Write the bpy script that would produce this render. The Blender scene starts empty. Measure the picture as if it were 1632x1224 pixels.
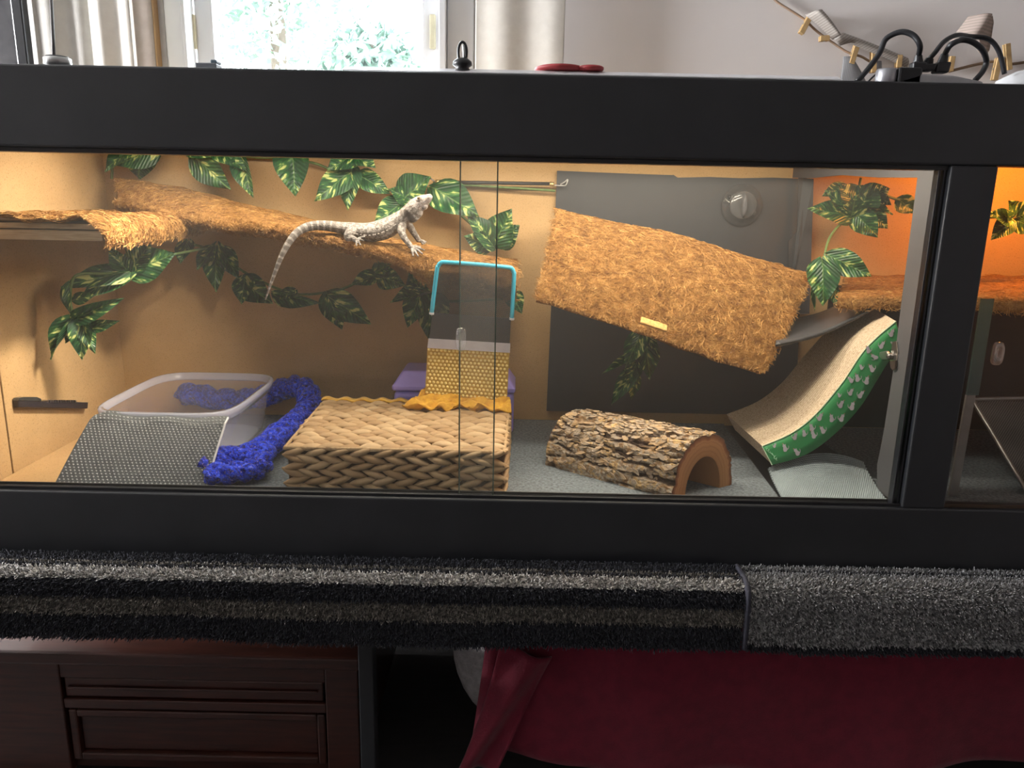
import bpy, math, random
import numpy as np
from mathutils import Vector, Matrix, noise
random.seed(7); rng = np.random.default_rng(7)
sc = bpy.context.scene
COL = sc.collection
V = Vector
# ------------------------------------------------------------------ camera
FPX, CXP, CYP = 1225.0, 816.0, 612.0
ZC = 1.25
PITCH, ROLL = math.radians(13.3), 0.0203
CAMPOS = V((0, 0, ZC))
FWD = V((0, math.cos(PITCH), -math.sin(PITCH)))
R0 = V((1, 0, 0)); U0 = V((0, math.sin(PITCH), math.cos(PITCH)))
RC = R0 * math.cos(ROLL) + U0 * math.sin(ROLL)
UC = U0 * math.cos(ROLL) - R0 * math.sin(ROLL)
cd = bpy.data.cameras.new('camera'); cam = bpy.data.objects.new('camera', cd); COL.objects.link(cam)
cd.sensor_width = 36.0; cd.lens = 36.0 * FPX / 1632.0; cd.clip_start = 0.02; cd.clip_end = 200
cam.matrix_world = Matrix(((RC.x, UC.x, -FWD.x, 0), (RC.y, UC.y, -FWD.y, 0), (RC.z, UC.z, -FWD.z, ZC), (0, 0, 0, 1)))
sc.camera = cam
# ------------------------------------------------------------------ world, lamps, exposure
sc.view_settings.view_transform = 'Standard'; sc.view_settings.look = 'None'
sc.view_settings.exposure = 0.0; sc.view_settings.gamma = 1.0
sc.view_settings.use_curve_mapping = False
sc.cycles.use_denoising = True
sc.cycles.transparent_max_bounces = 24
sc.cycles.max_bounces = 10; sc.cycles.diffuse_bounces = 5
w = bpy.data.worlds.new('world'); sc.world = w; w.use_nodes = True
bg = w.node_tree.nodes['Background']; bg.inputs[0].default_value = (0.92, 0.955, 1.0, 1); bg.inputs[1].default_value = 17.0

def area(name, loc, aim, sx, sy, power, col, portal=False, spread=180):
    l = bpy.data.lights.new(name, 'AREA'); l.shape = 'RECTANGLE'; l.size = sx; l.size_y = sy
    l.energy = power; l.color = col; l.spread = math.radians(spread)
    if portal: l.cycles.is_portal = True
    o = bpy.data.objects.new(name, l); COL.objects.link(o); o.location = loc
    d = V(aim) - V(loc); o.rotation_euler = d.to_track_quat('-Z', 'Y').to_euler()
    return o
area('window_1_portal', (-0.24, 2.52, 1.65), (-0.24, 0, 1.65), 0.8, 1.2, 1, (1, 1, 1), True)
area('added_room_fill', (-4.54, 1.60, 1.65), (0, 1.60, 1.65), 1.2, 1.4, 560, (0.97, 0.98, 1.0))  # added fill light for the room, set in a made-up side window
WARM = (1.0, 0.88, 0.70)
area('basking_tube_left', (-0.55, 1.70, 1.415), (-0.55, 1.64, 0.7), 0.70, 0.03, 4.6, WARM)
area('basking_dome_left', (-0.47, 1.43, 1.405), (-0.99, 1.50, 0.90), 0.12, 0.04, 3.5, WARM, spread=86)
area('basking_tube_middle', (0.12, 1.70, 1.415), (0.12, 1.64, 0.7), 0.90, 0.03, 5.2, WARM)
area('basking_tube_front', (0.30, 1.45, 1.415), (0.30, 1.54, 0.7), 0.72, 0.03, 6.8, WARM)
def point(name, loc, power, col, r=0.03):
    l = bpy.data.lights.new(name, 'POINT'); l.energy = power; l.color = col; l.shadow_soft_size = r
    o = bpy.data.objects.new(name, l); COL.objects.link(o); o.location = loc
point('heat_bulb', (1.17, 1.72, 1.385), 9.5, (1.0, 0.33, 0.045), 0.035)

# ------------------------------------------------------------------ helpers
def ray(px, py):
    return RC * ((px - CXP) / FPX) + UC * ((CYP - py) / FPX) + FWD
def W(px, py, Y):
    d = ray(px, py); return CAMPOS + d * (Y / d.y)
def Wz(px, py, z):
    d = ray(px, py); return CAMPOS + d * ((z - ZC) / d.z)
def Wp(px, py, p, n):
    d = ray(px, py); return CAMPOS + d * ((V(p) - CAMPOS).dot(n) / d.dot(n))
def lerp(a, b, t): return a + (b - a) * t
def interp(pts, t):
    n = len(pts) - 1; x = min(max(t, 0), 1) * n; i = min(int(x), n - 1); f = x - i
    p0 = pts[max(i - 1, 0)]; p1 = pts[i]; p2 = pts[i + 1]; p3 = pts[min(i + 2, n)]
    return 0.5 * ((2 * p1) + (p2 - p0) * f + (2 * p0 - 5 * p1 + 4 * p2 - p3) * f * f + (3 * p1 - p0 - 3 * p2 + p3) * f ** 3)
def smooth(pts, n): return [interp(pts, i / (n - 1)) for i in range(n)]

class MB:
    def __init__(s): s.v = []; s.f = []
    def add(s, vs, fs):
        b = len(s.v); s.v += [tuple(p) for p in vs]; s.f += [tuple(i + b for i in q) for q in fs]; return s
    def box(s, lo, hi):
        x0, y0, z0 = lo; x1, y1, z1 = hi
        return s.add([(x0,y0,z0),(x1,y0,z0),(x1,y1,z0),(x0,y1,z0),(x0,y0,z1),(x1,y0,z1),(x1,y1,z1),(x0,y1,z1)],
                     [(0,3,2,1),(4,5,6,7),(0,1,5,4),(1,2,6,5),(2,3,7,6),(3,0,4,7)])
    def obox(s, c, a, b, d):
        c, a, b, d = V(c), V(a), V(b), V(d)
        vs = [c + a*i + b*j + d*k for k in (-1,1) for (i,j) in ((-1,-1),(1,-1),(1,1),(-1,1))]
        return s.add(vs, [(0,3,2,1),(4,5,6,7),(0,1,5,4),(1,2,6,5),(2,3,7,6),(3,0,4,7)])
    def prism(s, poly, vec):
        n = len(poly); vec = V(vec)
        vs = [V(p) for p in poly] + [V(p) + vec for p in poly]
        fs = [tuple(range(n))[::-1], tuple(range(n, 2*n))] + [(i, (i+1) % n, n + (i+1) % n, n + i) for i in range(n)]
        return s.add(vs, fs)
    def grid(s, fn, nu, nv, close_u=False, close_v=False):
        vs = [fn(i / (nu if close_u else nu - 1), j / (nv if close_v else nv - 1)) for j in range(nv) for i in range(nu)]
        fs = []
        for j in range(nv if close_v else nv - 1):
            for i in range(nu if close_u else nu - 1):
                a = j*nu + i; b = j*nu + (i+1) % nu; c = ((j+1) % nv)*nu + (i+1) % nu; d = ((j+1) % nv)*nu + i
                fs.append((a, b, c, d))
        return s.add(vs, fs)
    def slab(s, fn, vec, nu, nv):
        """closed sheet: fn(u,v) top, fn+vec(u,v) bottom"""
        vf = vec if callable(vec) else (lambda u, v: V(vec))
        top = [V(fn(i/(nu-1), j/(nv-1))) for j in range(nv) for i in range(nu)]
        bot = [top[j*nu+i] + vf(i/(nu-1), j/(nv-1)) for j in range(nv) for i in range(nu)]
        n = nu*nv; fs = []
        for j in range(nv-1):
            for i in range(nu-1):
                a = j*nu+i; fs += [(a, a+1, a+nu+1, a+nu), (n+a, n+a+nu, n+a+nu+1, n+a+1)]
        for i in range(nu-1):
            a = i; fs.append((a+1, a, n+a, n+a+1)); a = (nv-1)*nu+i; fs.append((a, a+1, n+a+1, n+a))
        for j in range(nv-1):
            a = j*nu; fs.append((a, a+nu, n+a+nu, n+a)); a = j*nu+nu-1; fs.append((a+nu, a, n+a, n+a+nu))
        return s.add(top + bot, fs)
    def tube(s, pts, r, n=8, closed=False, caps=True):
        pts = [V(p) for p in pts]; m = len(pts)
        rs = r if isinstance(r, (list, tuple)) else [r]*m
        rs = [(q, q) if not isinstance(q, (tuple, list)) else q for q in rs]
        tans = []
        for i in range(m):
            a = pts[i-1] if (i > 0 or closed) else pts[i]; b = pts[(i+1) % m] if (i < m-1 or closed) else pts[i]
            t = (b - a); tans.append(t.normalized() if t.length > 1e-9 else V((0,0,1)))
        up = V((0,0,1)) if abs(tans[0].z) < 0.9 else V((0,1,0))
        nrm = (up - tans[0]*up.dot(tans[0])).normalized(); vs = []
        for i in range(m):
            nrm = nrm - tans[i]*nrm.dot(tans[i]); nrm.normalize(); bi = tans[i].cross(nrm)
            for k in range(n):
                a = 2*math.pi*k/n; vs.append(pts[i] + nrm*math.cos(a)*rs[i][0] + bi*math.sin(a)*rs[i][1])
        fs = []
        for i in range(m if closed else m-1):
            for k in range(n):
                j = (i+1) % m; fs.append((i*n+k, i*n+(k+1) % n, j*n+(k+1) % n, j*n+k))
        if caps and not closed:
            fs += [tuple(range(n))[::-1], tuple(range((m-1)*n, m*n))]
        return s.add(vs, fs)
    def ball(s, c, r, nu=16, nv=10, M=None):
        c = V(c); r = r if isinstance(r, (tuple, list)) else (r, r, r)
        vs = []; fs = []
        for j in range(nv+1):
            th = math.pi*j/nv
            for i in range(nu):
                ph = 2*math.pi*i/nu
                p = V((r[0]*math.sin(th)*math.cos(ph), r[1]*math.sin(th)*math.sin(ph), r[2]*math.cos(th)))
                vs.append(c + (M @ p if M else p))
        for j in range(nv):
            for i in range(nu):
                q = (j*nu+i, (j+1)*nu+i, (j+1)*nu+(i+1) % nu, j*nu+(i+1) % nu)
                fs.append(q)
        return s.add(vs, fs)
    def lathe(s, c, axis, prof, n=24):
        """prof list of (r, h) along axis"""
        axis = V(axis).normalized(); up = V((0,0,1)) if abs(axis.z) < .9 else V((1,0,0))
        a = up.cross(axis).normalized(); b = axis.cross(a); c = V(c); vs = []; fs = []
        for r, h in prof:
            for k in range(n):
                t = 2*math.pi*k/n; vs.append(c + axis*h + a*math.cos(t)*r + b*math.sin(t)*r)
        for j in range(len(prof)-1):
            for k in range(n): fs.append((j*n+k, j*n+(k+1) % n, (j+1)*n+(k+1) % n, (j+1)*n+k))
        fs += [tuple(range(n))[::-1], tuple(range((len(prof)-1)*n, len(prof)*n))]
        return s.add(vs, fs)

def origin(o):
    p = V((0,0,0))
    while o is not None: p += o.location; o = o.parent
    return p
def link(name, me, parent=None):
    o = bpy.data.objects.new(name, me); COL.objects.link(o)
    if parent is not None: o.parent = parent
    return o
def obj(name, mb, mat, parent=None, smooth=False, bevel=0.0, seg=2, kind=None, uv=None, label=None, attr=None):
    off = origin(parent) if parent is not None else V((0,0,0))
    me = bpy.data.meshes.new(name)
    vs = mb.v if parent is None or off.length == 0 else [(p[0]-off.x, p[1]-off.y, p[2]-off.z) for p in mb.v]
    me.from_pydata(vs, [], mb.f); me.update()
    if mat is not None: me.materials.append(mat)
    if smooth: me.polygons.foreach_set('use_smooth', [True]*len(me.polygons))
    if uv is not None:
        l = me.uv_layers.new(name='UVMap'); idx = np.empty(len(me.loops), dtype=np.int32); me.loops.foreach_get('vertex_index', idx)
        l.data.foreach_set('uv', np.asarray(uv, dtype=np.float32)[idx].ravel())
    if attr is not None:
        for k, a in attr.items():
            at = me.attributes.new(k, 'FLOAT', 'POINT'); at.data.foreach_set('value', np.asarray(a, dtype=np.float32))
    o = link(name, me, parent)
    if bevel:
        b = o.modifiers.new('bevel', 'BEVEL'); b.width = bevel; b.segments = seg; b.limit_method = 'ANGLE'; b.angle_limit = math.radians(40)
    if kind: o['kind'] = kind
    if label: o['label'] = label
    return o
def fastobj(name, co, faces4, mat, parent=None, kind=None, uv=None, smooth=False):
    """numpy mesh: co (n,3), faces (m,k)"""
    off = origin(parent) if parent is not None else V((0,0,0))
    co = np.asarray(co, dtype=np.float32) - np.array(off, dtype=np.float32)
    k = faces4.shape[1]; m = len(faces4)
    me = bpy.data.meshes.new(name)
    me.vertices.add(len(co)); me.vertices.foreach_set('co', co.ravel())
    me.loops.add(m*k); me.loops.foreach_set('vertex_index', faces4.astype(np.int32).ravel())
    me.polygons.add(m); me.polygons.foreach_set('loop_start', np.arange(0, m*k, k, dtype=np.int32))
    if smooth: me.polygons.foreach_set('use_smooth', np.ones(m, dtype=bool))
    if uv is not None:
        l = me.uv_layers.new(name='UVMap'); l.data.foreach_set('uv', np.asarray(uv, dtype=np.float32)[faces4.ravel()].ravel())
    me.update(calc_edges=True); me.validate()
    me.materials.append(mat)
    o = link(name, me, parent)
    if kind: o['kind'] = kind
    return o
def thing(name, label, cat, loc, group=None):
    o = bpy.data.objects.new(name, None); COL.objects.link(o); o.location = loc; o.empty_display_size = .02
    o['label'] = label; o['category'] = cat
    if group: o['group'] = group
    return o
def tag(o, label, cat, group=None):
    o['label'] = label; o['category'] = cat
    if group: o['group'] = group
    return o
def struct(o): o['kind'] = 'structure'; return o

# ------------------------------------------------------------------ materials
def newmat(name):
    m = bpy.data.materials.new(name); m.use_nodes = True
    nt = m.node_tree; return m, nt, nt.nodes['Principled BSDF']
def ramp(nt, fac, stops):
    r = nt.nodes.new('ShaderNodeValToRGB'); nt.links.new(fac, r.inputs[0])
    e = r.color_ramp.elements
    while len(e) < len(stops): e.new(0.5)
    for i, (p, c) in enumerate(stops):
        e[i].position = p; e[i].color = (*c, 1) if len(c) == 3 else c
    return r.outputs[0]
def coords(nt, kind='Object', scale=(1,1,1), rot=(0,0,0)):
    tc = nt.nodes.new('ShaderNodeTexCoord'); mp = nt.nodes.new('ShaderNodeMapping')
    mp.inputs['Scale'].default_value = scale; mp.inputs['Rotation'].default_value = rot
    nt.links.new(tc.outputs[kind], mp.inputs[0]); return mp.outputs[0]
def noisetex(nt, vec, scale, detail=3, rough=.55, dist=0):
    n = nt.nodes.new('ShaderNodeTexNoise'); n.inputs['Scale'].default_value = scale; n.inputs['Detail'].default_value = detail
    n.inputs['Roughness'].default_value = rough; n.inputs['Distortion'].default_value = dist
    nt.links.new(vec, n.inputs['Vector']); return n.outputs[0]
def bumpit(nt, b, h, strength, dist):
    u = nt.nodes.new('ShaderNodeBump'); u.inputs['Strength'].default_value = strength; u.inputs['Distance'].default_value = dist
    nt.links.new(h, u.inputs['Height']); nt.links.new(u.outputs[0], b.inputs['Normal'])
def mixc(nt, fac, a, b, mode='MIX'):
    m = nt.nodes.new('ShaderNodeMix'); m.data_type = 'RGBA'; m.blend_type = mode
    if hasattr(fac, 'links') or not isinstance(fac, (int, float)): nt.links.new(fac, m.inputs[0])
    else: m.inputs[0].default_value = fac
    for s, x in ((6, a), (7, b)):
        if isinstance(x, tuple): m.inputs[s].default_value = (*x, 1)
        else: nt.links.new(x, m.inputs[s])
    return m.outputs[2]
def M(name, c1, rough=.5, metal=0.0, c2=None, ns=30, detail=3, stretch=(1,1,1), lo=.35, hi=.65, bump=None, spec=.5, sheen=0, rot=(0,0,0), coat=0, kind='Object'):
    m, nt, b = newmat(name)
    b.inputs['Roughness'].default_value = rough; b.inputs['Metallic'].default_value = metal
    b.inputs['Specular IOR Level'].default_value = spec
    b.inputs['Sheen Weight'].default_value = sheen; b.inputs['Coat Weight'].default_value = coat
    if c2 is None: c2 = tuple(x*.86 for x in c1)
    v = coords(nt, kind, stretch, rot)
    n = noisetex(nt, v, ns, detail)
    nt.links.new(ramp(nt, n, [(lo, c1), (hi, c2)]), b.inputs['Base Color'])
    if bump:
        bs, st, di = bump; bumpit(nt, b, noisetex(nt, v, bs, 4, .6), st, di)
    return m
black = M('black_lacquer', (.022,.023,.027), .42, c2=(.017,.018,.021), ns=8, bump=(60, .05, .001))
blackplastic = M('black_plastic', (.016,.016,.019), .35, c2=(.012,.012,.014))
cardboard = M('cardboard', (.52,.335,.165), .9, c2=(.45,.285,.135), ns=6, detail=6, stretch=(1,1,1), bump=(300, .08, .001), spec=.2)
def cardboard_flecks():
    nt = cardboard.node_tree; b = nt.nodes['Principled BSDF']; src = b.inputs['Base Color'].links[0].from_socket
    f = noisetex(nt, coords(nt, 'Object', (1, 1, .8)), 420, 2, .6)
    fac = ramp(nt, f, [(.30, (1,1,1)), (.42, (0,0,0))])
    nt.links.new(mixc(nt, fac, src, (.30,.19,.09)), b.inputs['Base Color'])
cardboard_flecks()
darkboard = M('charcoal_card', (.038,.040,.046), .6, c2=(.031,.032,.037), ns=5, bump=(50, .06, .001))
greyboard = M('grey_board', (.10,.10,.108), .38, c2=(.075,.075,.082), ns=4, bump=(12, .12, .004))
coirbase = M('coir_mat', (.38,.195,.065), .95, c2=(.20,.095,.03), ns=140, detail=6, bump=(260, .9, .006), spec=.1)
coirf, nt_, b_ = newmat('coir_fibre')
def _coir():
    nt, b = nt_, b_
    v = coords(nt); n = noisetex(nt, v, 55, 4)
    nt.links.new(ramp(nt, n, [(.25, (.23,.11,.034)), (.5, (.40,.205,.06)), (.75, (.58,.34,.115))]), b.inputs['Base Color'])
    b.inputs['Roughness'].default_value = .7; b.inputs['Specular IOR Level'].default_value = .25
_coir()
rawwood = M('raw_pine', (.50,.36,.22), .7, c2=(.36,.24,.13), ns=22, detail=5, stretch=(1,8,14), bump=(60,.2,.001))
felt = M('slate_felt', (.19,.215,.235), .95, c2=(.09,.102,.112), ns=170, detail=5, bump=(300, .7, .003), spec=.15)
feltlight = M('emboss_liner', (.075,.097,.110), .75, c2=(.055,.07,.08), ns=60, bump=(200,.3,.001))
gripmat = M('grip_mat', (.105,.115,.12), .55, c2=(.075,.082,.087), ns=90, bump=(300,.3,.001))
def glassy(name, col, opac, rough=.03, tint=(1,1,1), dust_veil=0.0, ior=1.45):
    m, nt, b = newmat(name); out = nt.nodes['Material Output']; nt.nodes.remove(b)
    t = nt.nodes.new('ShaderNodeBsdfTransparent'); t.inputs[0].default_value = (*tint, 1)
    g = nt.nodes.new('ShaderNodeBsdfGlossy'); g.inputs['Roughness'].default_value = rough
    lw = nt.nodes.new('ShaderNodeLayerWeight'); lw.inputs[0].default_value = .5
    f0 = ((ior-1)/(ior+1))**2
    pw = nt.nodes.new('ShaderNodeMath'); pw.operation = 'POWER'; nt.links.new(lw.outputs['Facing'], pw.inputs[0]); pw.inputs[1].default_value = 5.0
    fr = nt.nodes.new('ShaderNodeMath'); fr.operation = 'MULTIPLY_ADD'; nt.links.new(pw.outputs[0], fr.inputs[0]); fr.inputs[1].default_value = 1-f0; fr.inputs[2].default_value = f0
    d = nt.nodes.new('ShaderNodeBsdfDiffuse'); d.inputs[0].default_value = (*col, 1)
    tl = nt.nodes.new('ShaderNodeBsdfTranslucent'); tl.inputs[0].default_value = (*col, 1)
    a0 = nt.nodes.new('ShaderNodeMixShader'); a0.inputs[0].default_value = .5; nt.links.new(d.outputs[0], a0.inputs[1]); nt.links.new(tl.outputs[0], a0.inputs[2])
    a = nt.nodes.new('ShaderNodeMixShader'); a.inputs[0].default_value = opac
    nt.links.new(t.outputs[0], a.inputs[1]); nt.links.new(a0.outputs[0], a.inputs[2])
    c = nt.nodes.new('ShaderNodeMixShader'); nt.links.new(fr.outputs[0], c.inputs[0]); nt.links.new(a.outputs[0], c.inputs[1]); nt.links.new(g.outputs[0], c.inputs[2])
    nt.links.new(c.outputs[0], out.inputs[0]); return m
doorglass = glassy('door_glass', (.8,.8,.78), .025, .02, (.985,.99,.985), ior=1.22)  # faint diffuse share: some dust, plus a painted veil of lens glare
clearplastic = glassy('clear_plastic', (.80,.80,.95), .20, .10, (.95,.95,.98))
rimplastic = glassy('frosted_plastic', (.80,.82,.95), .42, .2, (.92,.92,.97))
acrylic = glassy('clear_acrylic', (.95,.95,.95), .16, .05, (.93,.93,.93), ior=2.0)
suction = glassy('smoky_clear_plastic', (.35,.35,.37), .22, .08, (.8,.8,.8), ior=1.55)
tealglass = glassy('teal_glass', (.06,.15,.15), .62, .1, (.6,.8,.78))
windowglass = glassy('window_glass', (.9,.95,1), .01, .0, (.98,1,1), ior=1.2)
edgeglass = M('glass_edge', (.10,.13,.10), .3)
steel = M('steel', (.55,.55,.55), .28, 1.0)
brass = M('brass', (.75,.55,.25), .3, .9)
wallpaint = M('cream_wall_paint', (.83,.785,.765), .9, c2=(.79,.745,.725), ns=3, bump=(120,.05,.001))
ceilpaint = M('ceiling_paint', (.55,.54,.53), .95)
whitepaint = M('white_window_paint', (.78,.80,.84), .45, c2=(.74,.76,.80), ns=6)
roomfloor = M('dark_floor_boards', (.04,.037,.036), .6, c2=(.03,.027,.026), ns=9, stretch=(1,8,1), bump=(30,.1,.002))
curtaincloth = M('cream_curtain_cloth', (.72,.69,.64), .95, c2=(.67,.64,.59), ns=40, sheen=.2, bump=(400,.2,.001))
browncloth = M('taupe_curtain_cloth', (.30,.25,.22), .95, sheen=.2)
tanwood = M('tan_wood', (.42,.27,.13), .6, c2=(.34,.21,.10), ns=8, stretch=(8,8,1))
cherry = M('cherry_wood', (.055,.015,.009), .35, c2=(.028,.008,.005), ns=9, detail=6, stretch=(1,6,12), bump=(40,.06,.001), coat=.2)
redcloth = M('wine_red_blanket', (.17,.007,.026), .95, c2=(.13,.005,.020), ns=30, sheen=.15, bump=(250,.4,.002))
whitefluff = M('white_fleece', (.62,.60,.61), .95, c2=(.46,.45,.46), ns=60, bump=(140,.9,.01))
def leafmat():
    m, nt, b = newmat('variegated_leaf')
    tc = nt.nodes.new('ShaderNodeTexCoord'); sp = nt.nodes.new('ShaderNodeSeparateXYZ'); nt.links.new(tc.outputs['Object'], sp.inputs[0])
    oi = nt.nodes.new('ShaderNodeObjectInfo')
    ab = nt.nodes.new('ShaderNodeMath'); ab.operation = 'ABSOLUTE'; nt.links.new(sp.outputs[0], ab.inputs[0])
    ma = nt.nodes.new('ShaderNodeMath'); ma.operation = 'MULTIPLY_ADD'; nt.links.new(ab.outputs[0], ma.inputs[0]); ma.inputs[1].default_value = -0.8; nt.links.new(sp.outputs[1], ma.inputs[2])
    cb = nt.nodes.new('ShaderNodeCombineXYZ'); nt.links.new(sp.outputs[0], cb.inputs[0]); nt.links.new(ma.outputs[0], cb.inputs[1])
    rm = nt.nodes.new('ShaderNodeMath'); rm.operation = 'MULTIPLY'; nt.links.new(oi.outputs['Random'], rm.inputs[0]); rm.inputs[1].default_value = 37
    nt.links.new(rm.outputs[0], cb.inputs[2])
    mp = nt.nodes.new('ShaderNodeMapping'); mp.inputs['Scale'].default_value = (3.0, 5.2, 1); nt.links.new(cb.outputs[0], mp.inputs[0])
    n = noisetex(nt, mp.outputs[0], 1.25, 2.5, .5)
    col = ramp(nt, n, [(.42, (.012,.055,.022)), (.56, (.030,.12,.036)), (.595, (.10,.22,.055)), (.635, (.50,.56,.20))])
    vn = nt.nodes.new('ShaderNodeMath'); vn.operation = 'LESS_THAN'; vn.inputs[1].default_value = .018; nt.links.new(ab.outputs[0], vn.inputs[0])
    nt.links.new(mixc(nt, vn.outputs[0], col, (.10,.20,.06)), b.inputs['Base Color'])
    b.inputs['Roughness'].default_value = .38
    wv = nt.nodes.new('ShaderNodeTexWave'); wv.bands_direction = 'Y'; wv.inputs['Scale'].default_value = 3.2; nt.links.new(cb.outputs[0], wv.inputs[0])
    bumpit(nt, b, wv.outputs[1], .25, .02)
    tr = nt.nodes.new('ShaderNodeBsdfTranslucent'); nt.links.new(col, tr.inputs[0])
    mx = nt.nodes.new('ShaderNodeMixShader'); mx.inputs[0].default_value = .12
    nt.links.new(b.outputs[0], mx.inputs[1]); nt.links.new(tr.outputs[0], mx.inputs[2]); nt.links.new(mx.outputs[0], nt.nodes['Material Output'].inputs[0])
    return m
leafm = leafmat()
stemm = M('vine_stem', (.13,.20,.06), .6, c2=(.08,.14,.04), ns=60)
def strawmat():
    m, nt, b = newmat('woven_hyacinth')
    oi = nt.nodes.new('ShaderNodeObjectInfo'); v = coords(nt, 'Object', (40, 260, 260))
    n = noisetex(nt, v, 1.0, 3)
    base = ramp(nt, oi.outputs['Random'], [(0, (.36,.22,.10)), (.5, (.47,.31,.155)), (1, (.60,.43,.24))])
    nt.links.new(mixc(nt, ramp(nt, n, [(.35, (0,0,0)), (.7, (.75,.75,.75))]), base, (.22,.12,.05)), b.inputs['Base Color'])
    b.inputs['Roughness'].default_value = .6; bumpit(nt, b, n, .4, .001); return m
straw = strawmat()
strawdark = M('basket_core', (.13,.075,.035), .9, c2=(.09,.05,.025), ns=80, bump=(200,.6,.003))
purple = M('purple_plastic', (.44,.36,.95), .4, c2=(.42,.34,.92), ns=5)
yellow = M('yellow_cloth', (.72,.43,.055), .85, c2=(.55,.29,.03), ns=60, bump=(160,.6,.003), sheen=.2)
yellowgrip = M('yellow_grip', (.62,.44,.10), .55, c2=(.50,.34,.07), ns=80)
yellowdot = M('yellow_grip_dot', (.95,.82,.36), .45, c2=(.9,.75,.28), ns=80)
bluewire = M('turquoise_wire', (.05,.42,.60), .35, c2=(.045,.38,.55))
wiremesh = M('charcoal_wire', (.045,.05,.055), .45, .3)
silverstrip = M('pale_strip', (.45,.44,.50), .5)
lidwhite = M('white_plastic', (.62,.62,.64), .4)
redplastic = M('red_rubber', (.36,.035,.04), .5)

# ================================================================== ROOM SHELL
YW = 2.42
gl0, gl1 = W(337, 60, YW).x, W(668, 60, YW).x      # glass edges
WX0, WX1, WZ0, WZ1 = W(300, 60, YW).x, W(703, 60, YW).x, 1.05, 2.25
mb = MB()
mb.box((-4.5, YW, 0), (WX0, YW+.12, 2.6)); mb.box((WX1, YW, 0), (3.0, YW+.12, 2.6))
mb.box((WX0, YW, 0), (WX1, YW+.12, WZ0)); mb.box((WX0, YW, WZ1), (WX1, YW+.12, 2.6))
struct(obj('wall_back', mb, wallpaint))
struct(obj('floor', MB().box((-4.5, -2.6, -.1), (3.0, YW, 0)), roomfloor))
struct(obj('ceiling', MB().box((-4.5, -2.6, 2.6), (3.0, YW+.12, 2.7)), ceilpaint))
struct(obj('wall_right', MB().box((3.0, -2.6, 0), (3.12, YW+.12, 2.6)), M('dimmed_wall_paint', (.34,.30,.28), .9)))  # unseen wall coloured dark to cut bounce light
struct(obj('wall_front', MB().box((-4.5, -2.72, 0), (3.0, -2.6, 2.6)), M('deep_dimmed_wall_paint', (.16,.14,.13), .9)))  # unseen wall, darker still so less light bounces onto the front
mb = MB(); y0, y1, z0, z1 = .95, 2.25, .9, 2.4
mb.box((-4.62, -2.6, 0), (-4.5, y0, 2.6)); mb.box((-4.62, y1, 0), (-4.5, YW+.12, 2.6))
mb.box((-4.62, y0, 0), (-4.5, y1, z0)); mb.box((-4.62, y0, z1), (-4.5, y1, 2.6))
struct(obj('wall_left', mb, wallpaint))
# window 1
win = bpy.data.objects.new('window_1', None); COL.objects.link(win); win.location = ((WX0+WX1)/2, YW, WZ0); struct(win)
def frame_rect(mb, x0, x1, z0, z1, wd, ya, yb):
    mb.box((x0, ya, z0), (x0+wd, yb, z1)); mb.box((x1-wd, ya, z0), (x1, yb, z1))
    mb.box((x0+wd, ya, z0), (x1-wd, yb, z0+wd)); mb.box((x0+wd, ya, z1-wd), (x1-wd, yb, z1))
cx0, cx1 = W(264, 60, YW-.03).x, W(756, 60, YW-.03).x
mb = MB(); mb.box((cx0, YW-.03, WZ0-.08), (WX0, YW, WZ1+.08)); obj('casing', mb, whitepaint, win, bevel=.004)
mb = MB(); mb.box((WX1+.02, YW-.03, WZ0-.08), (cx1, YW, WZ1+.08)); obj('casing', mb, whitepaint, win, bevel=.004)
mb = MB(); mb.box((WX0, YW-.045, WZ0-.08), (WX0+.012, YW+.02, WZ1)); obj('stop_bead', mb, whitepaint, win, bevel=.003)
mb = MB(); mb.box((WX1-.002, YW-.05, WZ0-.08), (WX1+.019, YW, WZ1)); obj('stop_bead', mb, whitepaint, win, bevel=.003)
mb = MB(); mb.box((cx0, YW-.03, WZ1), (cx1, YW, WZ1+.08)); obj('casing', mb, whitepaint, win, bevel=.004)
mb = MB(); mb.box((cx0-.03, YW-.09, WZ0-.03), (cx1+.03, YW, WZ0)); obj('sill', mb, whitepaint, win, bevel=.004)
mb = MB(); frame_rect(mb, WX0+.013, WX1-.003, WZ0, WZ1, gl0-WX0-.013, YW+.02, YW+.07); obj('sash', mb, whitepaint, win, bevel=.006)
obj('pane', MB().box((gl0-.01, YW+.042, WZ0), (gl1+.01, YW+.048, WZ1)), windowglass, win)
for px in (309, 690):
    p = W(px, 50, YW+.02); m = MB()
    m.box((p.x-.009, YW+.008, p.z-.05), (p.x+.009, YW+.02, p.z+.045)); h = obj('sash_latch', m, M('ivory_latch', (.62,.58,.42), .4), win, bevel=.004)
# added window (side wall, unseen from here, put in to light the room)
w2 = bpy.data.objects.new('added_window_2', None); COL.objects.link(w2); w2.location = (-4.5, 1.60, .9); struct(w2)
mb = MB()
for (a, b) in (((-4.58, y0, z0), (-4.52, y0+.06, z1)), ((-4.58, y1-.06, z0), (-4.52, y1, z1)), ((-4.58, y0+.06, z0), (-4.52, y1-.06, z0+.06)), ((-4.58, y0+.06, z1-.06), (-4.52, y1-.06, z1))): mb.box(a, b)
obj('sash', mb, whitepaint, w2)
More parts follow.
